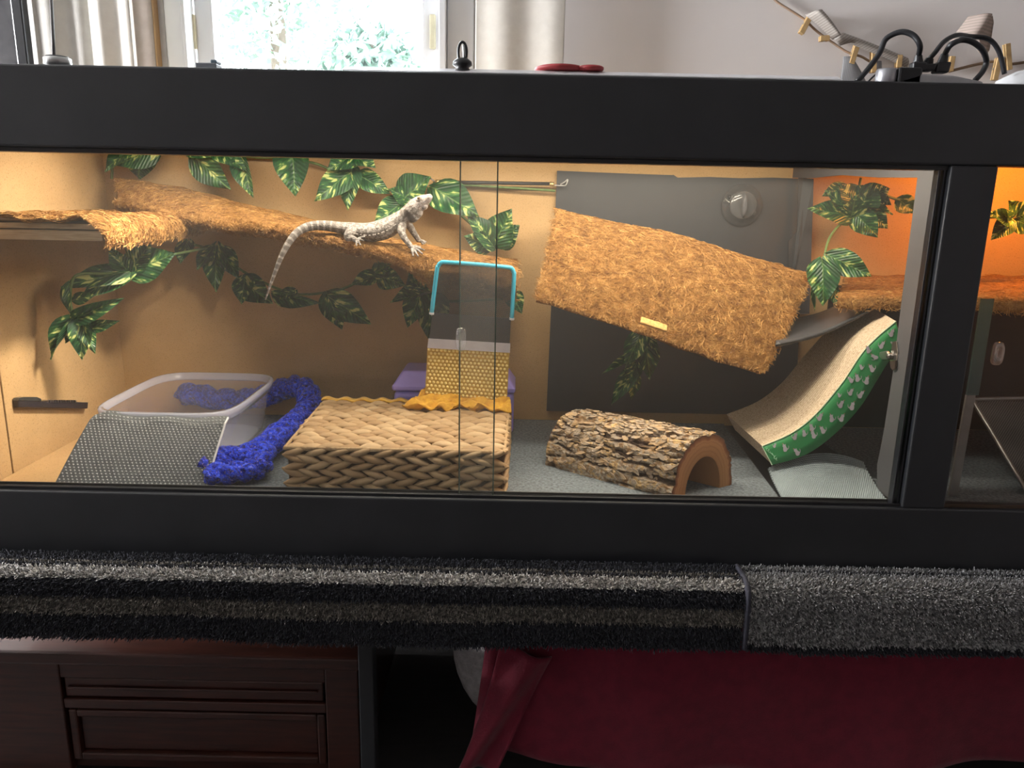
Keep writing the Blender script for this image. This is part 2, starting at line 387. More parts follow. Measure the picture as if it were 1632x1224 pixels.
# garden seen through the window
def garden_tree(px, py, Y, r, n, label):
    c = W(px, py, Y); t = thing('garden_tree', label, 'tree', (c.x, Y, -.3))
    obj('trunk', MB().tube([V((c.x, Y, -.3)), V((c.x+.05, Y, c.z-.3*r)), V((c.x, Y, c.z+r*.5))], [.09, .06, .02], 8), M('bark_grey', (.12,.09,.07), .9), t)
    q = rng.normal(size=(n, 3)); q /= np.linalg.norm(q, axis=1)[:, None]; q *= (r*rng.random(n)**.45)[:, None]; q[:, 2] *= .8
    q += np.array(c); a = rng.normal(size=(n, 3))*.022; b = rng.normal(size=(n, 3))*.022
    co = np.concatenate([q-a, q+b, q+a, q-b], axis=1).reshape(-1, 3)
    fastobj('foliage', co, np.arange(n*4).reshape(n, 4), M('garden_leaf', (.22,.32,.28), .6), t, kind='stuff')
garden_tree(430, -10, 6.5, .8, 2600, 'pale sunlit tree beyond the window, with its crown to the top')
garden_tree(590, 100, 5.5, .35, 1300, 'low sunlit shrub beyond the lower part of the window')
fn = thing('garden_fence', 'pale wire fence crossing the bright garden behind the window', 'fence', (-.6, 9.2, -.3))
zf = W(430, 45, 9.2).z
for x in (-3.7, -1.8, 0.1): obj('post', MB().box((x-.03, 9.17, -.3), (x+.03, 9.23, zf+.05)), whitepaint, fn)
for k in range(3): obj('wire', MB().tube([(-3.8, 9.2, zf-.2*k), (.2, 9.2, zf-.2*k)], .008, 6), steel, fn)
struct(obj('ground', MB().box((-12, YW+.2, -.45), (12, 30, -.3)), M('garden_ground', (.22,.27,.15), .9)))
# curtains, wall strips, dark picture
def curtain(x0, x1, Y, amp, folds, label, mat, ph=0, z0=.2, z1=2.3, lean=0):
    amp = amp*.32
    f = lambda u, v: V((lerp(x0, x1, u) + lean*(1-v), Y + amp*math.sin(2*math.pi*folds*u+ph) + .3*amp*math.sin(5.3*u*folds+v*2), lerp(z0, z1, v)))
    m = MB().slab(f, (0, .004, 0), 60, 8)
    return tag(obj('curtain', m, mat, smooth=True), label, 'curtain')
cl = lambda px, Y: W(px, 50, Y).x
curtain(cl(47, 2.28), cl(150, 2.28), 2.30, .016, 2.2, 'cream curtain panel hanging beside the dark picture frame', curtaincloth, .5)
curtain(cl(142, 2.22), cl(211, 2.22), 2.22, .02, 1.6, 'pale cream curtain panel overlapping its neighbour near the tan door trim', curtaincloth, 2.0)
curtain(cl(757, 2.33), cl(900, 2.33), 2.34, .012, 1.8, 'long cream curtain beside the window above the red rubber discs', curtaincloth, 1.2)
curtain(cl(209, 2.34), cl(240, 2.34), 2.36, .006, .8, 'narrow taupe curtain edge behind the cream curtains', browncloth, 0)
struct(obj('trim_1', MB().box((cl(238, 2.38), 2.36, 0), (cl(252, 2.38), YW, 2.4)), tanwood, bevel=.003))
struct(obj('trim_2', MB().box((cl(252, 2.38), 2.39, 0), (cx0, YW, 2.4)), M('mid_grey_paint', (.42,.42,.44), .6)))  # plain mid-grey strip beside the window casing
p0, p1 = W(-60, 10, 2.2), W(48, 96, 2.2)
pf = thing('picture_frame', 'dark framed picture at the edge beside the cream curtain', 'picture', ((p0.x+p1.x)/2, 2.2, p1.z-.1))
mb = MB(); x0, x1, za, zb = p0.x-.3, p1.x, p1.z-.1, p1.z+.5; frame_rect(mb, x0, x1, za, zb, .03, 2.19, 2.22); obj('frame', mb, blackplastic, pf, bevel=.004)
obj('print', MB().box((x0+.03, 2.205, za+.03), (x1-.03, 2.215, zb-.03)), M('dim_print', (.055,.052,.055), .4, c2=(.018,.018,.022), ns=14), pf)

# ================================================================== VIVARIUM
YF, YB, ZF = 1.36, 1.965, .69
ZL = .703; ZT0, ZT1 = 1.326, W(816, 117, YF).z; ZB0 = W(816, 897, YF).z
XL = W(163, 240, YB).x; XLc = XL - .02
XR = 1.62
px_post0, px_post1 = W(1478, 537, YF).x, W(1549, 540, YF).x
viv = thing('vivarium', 'wide black reptile vivarium with sliding glass doors and cardboard lined walls', 'vivarium', (.3, YF, ZB0))
obj('top_rail', MB().box((XL-.08, YF, ZT0), (XR+.05, YF+.045, ZT1)), black, viv, bevel=.004, seg=3)
obj('bottom_rail', MB().box((XL-.08, YF, ZB0), (XR+.05, YF+.045, ZL)), black, viv, bevel=.004, seg=3)
obj('post', MB().box((px_post0, YF+.001, ZL), (px_post1, YF+.045, ZT0)), black, viv, bevel=.003)
obj('side_post', MB().box((XL-.08, YF+.001, ZL), (XL-.035, YF+.045, ZT0)), black, viv, bevel=.003)
obj('side_post', MB().box((XR, YF+.001, ZL), (XR+.05, YF+.045, ZT0)), black, viv, bevel=.003)
for nm, ya, yb, za, zb in (('bottom_track', YF+.008, YF+.011, ZL-.002, ZL+.006), ('bottom_track', YF+.032, YF+.035, ZL-.002, ZL+.005), ('top_track', YF+.010, YF+.040, ZT0-.008, ZT0)):
    obj(nm, MB().box((XL-.03, ya, za), (px_post0, yb, zb)), blackplastic, viv, bevel=.001)
obj('bottom_track', MB().box((px_post1, YF+.010, ZL-.002), (XR, YF+.013, ZL+.006)), M('bronze_track', (.09,.06,.04), .4, .5), viv)
for k in (0, 1): obj('side_track', MB().box((px_post0-.006-.009*k, YF+.012, ZL), (px_post0-.002-.009*k, YF+.03, ZT0)), blackplastic, viv, bevel=.001)
TOPZ = ZT1 - .012
obj('top_panel', MB().box((XL-.08, YF+.045, TOPZ-.02), (XR+.05, YB+.03, TOPZ)), black, viv, bevel=.002)
obj('floor_panel', MB().box((XL-.08, YF+.045, ZB0), (XR+.05, YB+.03, ZF-.006)), black, viv)
obj('side_panel', MB().box((XL-.08, YF+.045, ZF-.006), (XL-.02, YB+.03, TOPZ-.02)), black, viv)
obj('side_panel', MB().box((XR+.02, YF+.045, ZF-.006), (XR+.05, YB+.03, TOPZ-.02)), black, viv)
obj('cardboard_liner', MB().box((XL-.02, YB, ZF-.006), (XR+.02, YB+.02, TOPZ-.02)), cardboard, viv, label='brown cardboard liner on the back wall')
seamY = 1.405 + .1
obj('cardboard_liner', MB().box((XL-.012, 1.489, ZF-.006), (XL, YB, TOPZ-.02)), cardboard, viv, bevel=.001, label='brown cardboard liner on the end wall')
obj('cardboard_liner', MB().box((XL-.014, YF+.046, ZF-.006), (XL-.002, 1.487, TOPZ-.02)), cardboard, viv, bevel=.001, label='brown cardboard liner strip by the door')
obj('cardboard_liner', MB().box((XL+.001, YF+.046, ZF-.006), (XL+.12, YB-.001, ZF)), cardboard, viv, bevel=.001, label='brown cardboard liner on the floor by the end wall')
# divider with its big cut-out
A = W(1265, 262, YB-.004); Bp = W(1513, 268, 1.408)
dv = V((Bp.x-A.x, Bp.y-A.y, 0)); dn = V((dv.y, -dv.x, 0)).normalized()
if dn.x > 0: dn = -dn
q = lambda px, py: Wp(px, py, A, dn)
E1 = q(1462, 283); E2 = q(1395, 802); E0 = q(1290, 284)
zt = TOPZ - .021
ax = lambda p, z: V((p.x, p.y, z))
h2 = ax(q(1408, 690), ZF); 
poly = [ax(A, zt), ax(Bp, zt), ax(Bp, ZF), ax(E2, ZF), q(1398, 740), q(1408, 690), q(1422, 600), q(1438, 470), E1, q(1400, 283), q(1340, 279), ax(E0, E0.z), ax(A, q(1266, 283).z)]
obj('divider_panel', MB().prism(poly, -dn*.006), greyboard, viv, label='grey divider panel with a large cut opening')
# glass doors
gx1, gx2 = W(790, 500, YF+.021).x, W(733, 500, YF+.030).x
def pane(x0, x1, Y, edges):
    g = obj('glass_door', MB().box((x0, Y, ZL), (x1, Y+.004, ZT0)), doorglass, viv)
    for e in edges: obj('glass_edge', MB().box((e-.0012, Y-.0005, ZL), (e+.0012, Y+.0045, ZT0)), edgeglass, g)
    return g
g1 = pane(XL-.03, gx1, YF+.016, [gx1]); g2 = pane(gx2, px_post0-.001, YF+.026, [gx2])
g3 = pane(px_post1+.001, XR, YF+.016, [])
def finger_pull(px, py, Y, par):
    c = W(px, py, Y-.004)
    f = lambda u, v: None
    m = MB(); prof = []
    ring = [(.010*math.cos(a), .0185*math.sin(a) if abs(math.sin(a)) < .99 else .0185*math.sin(a)) for a in np.linspace(0, 2*math.pi, 24, endpoint=False)]
    sq = [(math.copysign(abs(x/.010)**.5*.0095, x), math.copysign(abs(z/.0185)**.62*.021, z)) for x, z in ring]
    vs = []; n = len(sq)
    for s, dy in ((1, 0), (1, -.006), (.8, -.011), (.45, -.011), (.4, -.004)):
        vs += [(c.x+x*s, c.y+dy, c.z+z*s) for x, z in sq]
    fs = [(j*n+k, j*n+(k+1) % n, (j+1)*n+(k+1) % n, (j+1)*n+k) for j in range(4) for k in range(n)] + [tuple(range(4*n, 5*n))]
    m.add(vs, fs); obj('finger_pull', m, acrylic, par, smooth=True, label='clear plastic finger pull')
finger_pull(735, 540, YF+.026, g2); finger_pull(1588, 563, YF+.016, g3)

# ================================================================== BENCH, RUGS, FLOOR THINGS
bench = thing('bench', 'long black bench carrying the vivarium, its edge hidden by rugs', 'bench', (.3, 1.6, 0))
obj('bench_top', MB().box((XL-.2, 1.287, ZB0-.035), (XR+.15, 2.05, ZB0-.004)), black, bench, bevel=.003)
lx = W(586, 1130, 1.39).x
obj('added_back_panel', MB().box((XL-.15, 2.02, 0.02), (XR+.1, 2.03, ZB0-.035)), M('dark_umber_board', (.13,.105,.09), .8), bench)  # added to block the window-lit wall showing through the gap
for (x, y) in ((XL-.15, 1.40), (lx, 1.40), (XR+.08, 1.40), (XL-.15, 2.0), (lx, 2.0), (XR+.08, 2.0)):
    obj('leg', MB().box((x-.015, y-.02, 0), (x+.015, y+.02, ZB0-.035)), black, bench, bevel=.002)
def rugmat(name, stops, sc_):
    m, nt, b = newmat(name)
    uvn = nt.nodes.new('ShaderNodeUVMap'); sp = nt.nodes.new('ShaderNodeSeparateXYZ'); nt.links.new(uvn.outputs[0], sp.inputs[0])
    n = noisetex(nt, coords(nt), 90, 3); 
    ad = nt.nodes.new('ShaderNodeMath'); ad.operation = 'MULTIPLY_ADD'; nt.links.new(n, ad.inputs[0]); ad.inputs[1].default_value = .05; nt.links.new(sp.outputs[1], ad.inputs[2])
    sb = nt.nodes.new('ShaderNodeMath'); sb.operation = 'SUBTRACT'; nt.links.new(ad.outputs[0], sb.inputs[0]); sb.inputs[1].default_value = .025
    r = nt.nodes.new('ShaderNodeValToRGB'); r.color_ramp.interpolation = 'CONSTANT'; nt.links.new(sb.outputs[0], r.inputs[0])
    e = r.color_ramp.elements
    while len(e) < len(stops): e.new(.5)
    for i, (p, c) in enumerate(stops): e[i].position = p; e[i].color = (*c, 1)
    n2 = noisetex(nt, coords(nt), 170, 2)
    nt.links.new(mixc(nt, ramp(nt, n2, [(.38, (0,0,0)), (.62, (.8,.8,.8))]), r.outputs[0], (.012,.012,.014)), b.inputs['Base Color'])
    b.inputs['Roughness'].default_value = .9; b.inputs['Sheen Weight'].default_value = .1; b.inputs['Specular IOR Level'].default_value = .2
    return m
NAVY, TAUPE, GREY, HILITE = (.045,.047,.062), (.30,.275,.24), (.48,.475,.48), (.72,.70,.68)
rug1m = rugmat('striped_rug', [(0, NAVY), (.19, TAUPE), (.23, NAVY), (.27, HILITE), (.40, NAVY), (.565, TAUPE), (.735, NAVY)], 1)  # brightest band paints the lamp highlight on the bench edge into the pile
rug2m = rugmat('grey_rug', [(0, GREY), (.10, NAVY), (.13, GREY), (.92, NAVY)], 1)
def rug(x0, x1, label, mat, z_end, bord):
    PTS = [V((0, 1.352, ZB0+.004)), V((0, 1.325, ZB0+.004)), V((0, 1.298, ZB0+.004)), V((0, 1.279, ZB0-.004)), V((0, 1.270, ZB0-.022)), V((0, 1.268, ZB0-.06)), V((0, 1.266, z_end))]
    # arc-length parametrisation
    fine = smooth(PTS, 120); d = [0]
    for a, b in zip(fine, fine[1:]): d.append(d[-1] + (b-a).length)
    d = np.array(d)/d[-1]; fy = np.array([p.y for p in fine]); fz = np.array([p.z for p in fine])
    prof = lambda s: (np.interp(s, d, fy), np.interp(s, d, fz))
    t = thing('rug', label, 'rug', ((x0+x1)/2, 1.27, ZB0-.1))
    nx, ns = max(12, int((x1-x0)/.02)), 26
    sag = lambda x, s: .006*math.sin(x*7.3)*max(0, s-.4) + .003*math.sin(x*19)*max(0, s-.4)
    f = lambda u, v: V((lerp(x0, x1, u), prof(v)[0], prof(v)[1] + sag(lerp(x0, x1, u), v)))
    mb = MB().slab(f, lambda u, v: V((0, .004 if v > .35 else .001, -.003 if v < .6 else 0)), nx, ns)
    uv = [(i/(nx-1), j/(ns-1)) for j in range(ns) for i in range(nx)]*2
    obj('rug_backing', mb, mat, t, uv=uv, smooth=True)
    n = int((x1-x0)*42000)
    xs = x0 + rng.random(n)*(x1-x0); ss = rng.random(n); yy, zz = prof(ss); zz = zz + np.array([sag(a, b) for a, b in zip(xs, ss)])
    dy = np.interp(ss, d, np.gradient(fy, d)); dz = np.interp(ss, d, np.gradient(fz, d)); L = np.hypot(dy, dz)
    nrm = np.stack([np.zeros(n), dz/L, -dy/L], 1)      # outward
    tang = np.stack([np.zeros(n), dy/L, dz/L], 1); ex = np.array([1., 0, 0])
    P = np.stack([xs, yy, zz], 1); h = .005 + .0045*rng.random(n); r = .0012 + .0010*rng.random(n)
    lean = (rng.normal(size=n)*.35)[:, None]*ex + (rng.normal(size=n)*.35 + .35)[:, None]*tang
    tip = P + (nrm + lean*.8)*h[:, None]; mid = P + (nrm*.6+lean*.25)*h[:, None]
    rings = []
    for k in range(3):
        a = 2*math.pi*k/3 + rng.random(n)*6.28
        rings.append((np.cos(a)*r)[:, None]*ex + (np.sin(a)*r)[:, None]*tang)
    co = np.stack([P+rings[0]-nrm*.001, P+rings[1]-nrm*.001, P+rings[2]-nrm*.001, tip+rings[0]*.55, tip+rings[1]*.55, tip+rings[2]*.55], 1).reshape(-1, 3)
    b = (np.arange(n)*6)[:, None]
    quads = np.concatenate([b+np.array([[0,1,4,3]]), b+np.array([[1,2,5,4]]), b+np.array([[2,0,3,5]])])
    tris = b+np.array([[3,4,5,3]])
    uvv = np.repeat(np.stack([(xs-x0)/(x1-x0), ss], 1), 6, axis=0)
    fastobj('rug_pile', co, quads, mat, t, kind='stuff', uv=uvv)
    capf = fastobj('rug_pile', co, b+np.array([[3,4,5]]), mat, t, kind='stuff', uv=uvv)
    if bord:
        fb = lambda x: MB().tube([V((x, prof(s)[0]-.004, prof(s)[1]+.004)) for s in np.linspace(0, 1, 24)], .006, 8)
        obj('binding', fb(x0), M('navy_binding', (.035,.035,.05), .9, bump=(300, .5, .002)), t, smooth=True)
xs_ = W(1189, 960, 1.27).x
rug(XL-.1, xs_-.004, 'navy rug with taupe stripes and a painted highlight band draped along the bench edge', rug1m, W(600, 1026, 1.266).z, False)
rug(xs_+.002, XR+.1, 'plain grey rug with dark border, butting against the striped rug', rug2m, W(1400, 1040, 1.266).z, True)
# cherry chest
zc1 = W(300, 1040, 1.42).z; cxr = W(574, 1100, 1.42).x; cxl = XL-.12
chest = thing('wooden_chest', 'dark cherry wood chest under the bench beneath the striped rug', 'chest', ((cxl+cxr)/2, 1.6, 0))
obj('chest_top', MB().box((cxl-.01, 1.41, zc1-.03), (cxr+.003, 1.95, zc1)), cherry, chest, bevel=.006, seg=3)
sx1 = W(520, 1150, 1.43).x; sx0 = W(104, 1150, 1.43).x
obj('carcass', MB().box((cxl, 1.455, .02), (cxr-.006, 1.94, zc1-.03)), cherry, chest)
obj('stile', MB().box((sx1, 1.43, .02), (cxr-.006, 1.455, zc1-.03)), cherry, chest, bevel=.003)
obj('stile', MB().box((cxl, 1.43, .02), (sx0, 1.455, zc1-.03)), cherry, chest, bevel=.003)
za, zb = W(300, 1085, 1.43).z, W(300, 1117, 1.43).z; zc_, zd = W(300, 1134, 1.43).z, .05
obj('top_stretcher', MB().box((sx0, 1.432, za), (sx1, 1.455, zc1-.03)), cherry, chest, bevel=.002)
mb = MB(); mb.box((sx0+.004, 1.437, zb), (sx1-.006, 1.455, za-.003)); dr = obj('drawer', mb, cherry, chest, bevel=.003)
obj('drawer_moulding', MB().box((sx0+.012, 1.431, (za+zb)/2-.002), (sx1-.016, 1.437, (za+zb)/2+.003)), cherry, dr, bevel=.002)
obj('stretcher', MB().box((sx0, 1.432, zc_), (sx1, 1.455, zb-.003)), cherry, chest, bevel=.003)
mb = MB(); frame_rect(mb, sx0+.004, sx1-.004, zd, zc_-.006, .018, 1.436, 1.455); dd = obj('door', mb, cherry, chest, bevel=.004)
obj('door_panel', MB().box((sx0+.022, 1.447, zd+.018), (sx1-.022, 1.455, zc_-.024)), cherry, dd, bevel=.004)
# pet bed with blanket
bx0, bx1 = W(719, 1120, 1.55).x, 1.75
def bedf(x, ang):  # cross-section around, returns point of pillow
    return None
bed = thing('pet_bed', 'white fleece pet bed on the floor under a wine red blanket', 'pet bed', ((bx0+bx1)/2, 1.72, 0))
mb = MB()
def cush(u, v):
    a = 2*math.pi*u; t = v; x = lerp(bx0, bx1, t)
    e = max(.02, (1-(1-2*min(t, 1-t))**9)**.5) if 0 < t < 1 else .02
    ca, sa = math.cos(a), math.sin(a)
    r = (abs(ca)**5+abs(sa)**5)**(-1/5)
    return V((x, 1.73+ca*r*.235*(.55+.45*e), .245 + sa*r*.225*e))
mb.grid(lambda u, v: cush(u, (1-math.cos(math.pi*v))/2), 40, 40, close_u=True)
obj('cushion', mb, whitefluff, bed, smooth=True)
hem = [(742,1178,),(790,1178),(830,1182),(900,1197),(1000,1209),(1120,1214),(1300,1211),(1500,1203),(1700,1192)]
hx = [W(a, b, 1.47).x for a, b in hem]; hz = [W(a, b, 1.47).z for a, b in hem]
lx0 = lambda v: W(lerp(802, 752, v), lerp(1040, 1185, v), 1.48).x
def blank(u, v):
    x = lerp(lx0(v), bx1+.02, u); hzx = float(np.interp(x, hx, hz))
    top = .50 + .008*math.sin(x*9)
    if v < .35:
        t = v/.35; return V((x, lerp(1.955, 1.470, t), top + .015*math.sin(t*3.1) - .02*t*t))
    t = (v-.35)/.65
    y = 1.470 - .04*math.sin(min(1, t*1.6)*math.pi/2) + .012*math.sin(x*11+t*2.2)*t + .008*math.sin(x*23-t*3)*t
    return V((x, y, lerp(top-.02, hzx, t)))
obj_b = obj('blanket', MB().slab(blank, lambda u, v: V((0, .006, -.004)), 90, 40), redcloth, smooth=True)
tag(obj_b, 'wine red blanket draped over the white pet bed under the bench', 'blanket')
def tail(u, v):
    p0 = W(lerp(797, 880, u), lerp(1030, 1052, u), 1.412); p1 = W(lerp(729, 790, u), 1228, 1.405)
    p = p0.lerp(p1, v); p.y += .012*math.sin(u*7+v*4); p.x += .010*math.sin(v*3.1)*(1-u); return p
tl = obj('blanket_fold', MB().slab(tail, (0, .006, 0), 14, 24), redcloth, obj_b, smooth=True)
struct(obj('trim_3', MB().box((W(1418, 1210, 1.6).x, 1.2, 0), (W(1423, 1210, 1.6).x, 1.9, .002)), blackplastic))

# ================================================================== COIR
def fibres(name, S, n, parent, Lr=(.012, .03), wd=.0005, lift=(.0, .35), bias=None, edge=0):
    """S: list of (fn(u,v)->point) patches with weight; strands lie loosely on them"""
    tot = sum(wt for _, wt in S); allco = []
    for fn, wt in S:
        k = int(n*wt/tot)
        g = 28
        G = np.array([[tuple(fn(i/(g-1), j/(g-1))) for i in range(g)] for j in range(g)])
        def ev(u, v):
            x = np.clip(u, 0, .9999)*(g-1); y = np.clip(v, 0, .9999)*(g-1); i = x.astype(int); j = y.astype(int); a = (x-i)[:, None]; b = (y-j)[:, None]
            return G[j, i]*(1-a)*(1-b)+G[j, i+1]*a*(1-b)+G[j+1, i]*(1-a)*b+G[j+1, i+1]*a*b
        u, v = rng.random(k), rng.random(k)
        P = ev(u, v); tu = ev(np.minimum(u+.03, .999), v)-ev(np.maximum(u-.03, 0), v); tv = ev(u, np.minimum(v+.03, .999))-ev(u, np.maximum(v-.03, 0))
        tu /= np.linalg.norm(tu, axis=1)[:, None]+1e-9
        N = np.cross(tu, tv); N /= np.linalg.norm(N, axis=1)[:, None]+1e-9
        tv = np.cross(N, tu)
        a = rng.random(k)*2*math.pi
        if bias is not None: a = bias + rng.normal(size=k)*.9
        D = np.cos(a)[:, None]*tu + np.sin(a)[:, None]*tv
        side = np.cross(D, N); L = (Lr[0] + (Lr[1]-Lr[0])*rng.random(k)**1.5)[:, None]
        lf = (lift[0] + (lift[1]-lift[0])*rng.random(k)**2)[:, None]; cv = rng.normal(size=k)[:, None]*.35
        p0 = P + N*(.0025*rng.random(k)[:, None] - .001) - D*L*.5
        pts = [p0 + D*L*t + side*cv*L*t*(1-t)*2 + N*L*lf*(4*t*(1-t)*.5 + t*t*.35) for t in (0, .33, .67, 1)]
        wv = (np.cos(rng.random(k)*3.14)[:, None]*side + .7*N); wv /= np.linalg.norm(wv, axis=1)[:, None]; wv = wv*wd*(.5+rng.random(k))[:, None]
        allco.append(np.stack([q for p in pts for q in (p-wv, p+wv)], 1))
    co = np.concatenate(allco); k = len(co); b = (np.arange(k)*8)[:, None]
    fs = np.concatenate([b+np.array([[0,1,3,2]]), b+np.array([[2,3,5,4]]), b+np.array([[4,5,7,6]])])
    return fastobj(name, co.reshape(-1, 3), fs, coirf, parent, kind='stuff')
def nz(p, s, a): return noise.noise(V(p)*s)*a
def rough_slab(c, th_vec, nu, nv, amp=.004, sag=None):
    """c = TL,TR,BR,BL corners of the top face; returns fns top(u,v), and MB"""
    TL, TR, BR, BL = c; th = V(th_vec)
    def top(u, v):
        p = TL.lerp(TR, u).lerp(BL.lerp(BR, u), v)
        if sag: p = p + sag(u, v)
        nn = V((nz(p, 22, amp), nz(p+V((9,0,0)), 22, amp), nz(p+V((0,9,0)), 22, amp*1.3)))
        return p + nn
    def bot(u, v):
        p = top(u, v); return p + th*(1 + nz(p, 14, .25))
    mb = MB().slab(top, lambda u, v: bot(u, v)-top(u, v), nu, nv)
    return top, bot, mb

# corner shelf (boards wrapped in coir)
shelf = thing('corner_shelf', 'two stacked boards wrapped in coir matting, shelf in the vivarium corner', 'shelf', tuple(W(120, 370, 1.6)))
ysf, ysb = 1.475, 1.90
sF0, sF1 = W(12, 347, ysf), W(168, 357, ysf)
ztop = sF0.z - .001; xr = W(166, 370, ysf).x
bz = [(W(90, 356, ysf).z, W(90, 365, ysf).z), (W(90, 367, ysf).z, W(90, 383, ysf).z)]
x_in = XL + .004
obj('board', MB().box((x_in+.006, ysf+.004, bz[0][1]), (xr-.01, ysb, bz[0][0])), rawwood, shelf, bevel=.001)
obj('board', MB().box((x_in+.012, ysf, bz[1][1]), (xr-.004, ysb, bz[1][0])), rawwood, shelf, bevel=.001)
zbot = bz[1][1]; xrb = W(322, 350, ysb).x
def shtop(u, v):
    x = lerp(x_in+.003, lerp(xr+.006, xrb, v), u); y = lerp(ysf-.006, ysb, v)
    z = ztop + .004 - .020*max(0, u-.9)*10*.6 + .003*math.sin(u*9)
    if v < .08: z -= (.002 + .016*max(0, (u-.8)/.2))*(1-v/.08)
    p = V((x, y, z)); p.z += nz(p, 30, .006); p.y += nz(p+V((5,0,0)), 40, .004); return p
m = MB().slab(shtop, (0, 0, -.005), 44, 40)
def shside(u, v):    # outer side wrap, u along depth from front corner, v down
    y = lerp(ysf-.008, ysb, u); x = lerp(xr+.006, xrb, u) + .006*math.sin(v*3.1)
    p = V((x, y, lerp(shtop(1, u).z, zbot-.012+.004*math.sin(u*23)+.012*u, v))); p.x += nz(p, 40, .006); p.z += nz(p+V((0,7,0)), 60, .004)*v; return p
m2 = MB().slab(shside, (-.008, 0, 0), 40, 10)
obj('coir_cover', m, coirbase, shelf, smooth=True); obj('coir_flap', m2, coirbase, shelf, smooth=True)
fibres('coir_fibre', [(shtop, 3), (shside, 2.2), (lambda u, v: shtop(u, v*.06)+V((0, -.002, 0)), .5)], 12000, shelf, lift=(0, .35))
hang = lambda u, v: shside(u*.35, .9+.1*v)
# long coir ramp along the back wall
lr = thing('coir_ramp', 'long sloping coir covered ramp on the back wall carrying the bearded dragon', 'ramp', tuple(W(500, 380, 1.85)))
bk = [W(x, y, 1.940) for x, y in ((187,283),(260,293),(350,314),(450,339),(560,366),(690,392),(824,414))]
ftp = [W(x, y, Y) for x, y, Y in ((187,312,1.87),(250,328,1.83),(340,344,1.78),(450,362,1.745),(560,383,1.725),(680,408,1.71),(826,436,1.70))]
fbt = [W(x, y, Y) for x, y, Y in ((190,334,1.87),(250,346,1.83),(330,366,1.78),(450,381,1.745),(560,404,1.725),(645,427,1.71),(690,455,1.70),(822,480,1.70))]
def lrtop(u, v):
    a, b = interp(bk, u), interp(ftp, u); p = a.lerp(b, v)
    p.z += .010*math.sin(math.pi*min(1, v*1.0))*.8 + nz(p, 25, .006); p.y += nz(p+V((3,3,0)), 30, .004); return p
def lrfront(u, v):
    p = lrtop(u, 1).lerp(interp(fbt, u), v); p.y -= .012*math.sin(math.pi*v); p.z += nz(p, 45, .006)*v; p.y += nz(p, 35, .005); return p
def lrbot(u, v):
    a, b = interp(fbt, u), interp(bk, u) - V((0, 0, .018)); return lrfront(u, 1).lerp(b, v)
def lrall(u, v):
    if v < .45: return lrtop(u, v/.45)
    if v < .7: return lrfront(u, (v-.45)/.25)
    return lrbot(u, (v-.7)/.3)
mb = MB().grid(lambda u, v: lrall(u, v), 90, 40)
n0 = len(mb.v)
for i in (0, 89): mb.f.append(tuple(j*90+i for j in range(40))[::(1 if i else -1)])
obj('coir_cover', mb, coirbase, lr, smooth=True)
fibres('coir_fibre', [(lrtop, 5), (lrfront, 5), (lambda u, v: lrfront(u, .9+.1*v), .7)], 26000, lr, lift=(0, .30), wd=.00042)
# hanging tilted coir panel
hp = thing('climbing_ramp', 'large tilted rectangular coir panel hanging before the charcoal board', 'ramp', tuple(W(1070, 460, 1.7)))
hTL, hTR, hBR, hBL = W(886, 349, 1.80), W(1286, 452, 1.76), W(1217, 590, 1.60), W(857, 474, 1.62)
hsag = lambda u, v: V((0, 0, .011*math.exp(-((u-.45)/.22)**2)*(1-v)**2)) + V((0, -.012*math.sin(math.pi*v)*1.0, .004*math.sin(6*u)*(v-.3)))
hn = (hTR-hTL).cross(hBL-hTL).normalized()
if hn.y < 0: hn = -hn
top_, bot_, mb = rough_slab((hTL, hTR, hBR, hBL), hn*.016, 60, 30, .003, hsag)
obj('coir_mat', mb, coirbase, hp, smooth=True)
back_edge = lambda u: W(lerp(884, 1289, u), lerp(333, 436, u) + 10*math.exp(-((u-.82)/.1)**2)*0, lerp(1.855, 1.83, u)) + V((0, 0, .012*math.exp(-((u-.48)/.2)**2)))
def htop(u, v):
    p = top_(u, 0).lerp(back_edge(u), v); p.z += .008*math.sin(math.pi*v) + nz(p, 40, .004); return p
obj('coir_fold', MB().slab(htop, (0, .004, -.012), 50, 8), coirbase, hp, smooth=True)
fibres('coir_fibre', [(lambda u, v: top_(1-u, v), 10), (htop, 1.6), (lambda u, v: top_(1-u, .97+.035*v), .5), (lambda u, v: top_(-.006+.02*u, v), .3), (lambda u, v: top_(1.004-.02*u, v), .3)], 36000, hp, lift=(-.05, .20), Lr=(.010, .026), wd=.00042)
pc = W(1042, 517, 1.585)
e1 = (hBR-hBL).normalized(); e2 = (hBL-hTL).normalized()
obj('patch', MB().obox(pc, e1*.029, e2*.0085, hn*.003), M('bright_coir_patch', (.66,.40,.14), .9, c2=(.50,.27,.08), ns=200, bump=(300,.8,.003)), hp, bevel=.002)
# rods that carry the panel on the board
obj('support', MB().box((W(985, 420, 1.85).x, 1.78, W(985, 420, 1.85).z-.02), (W(1180, 420, 1.85).x, 1.948, W(1180, 440, 1.85).z)), darkboard, hp)

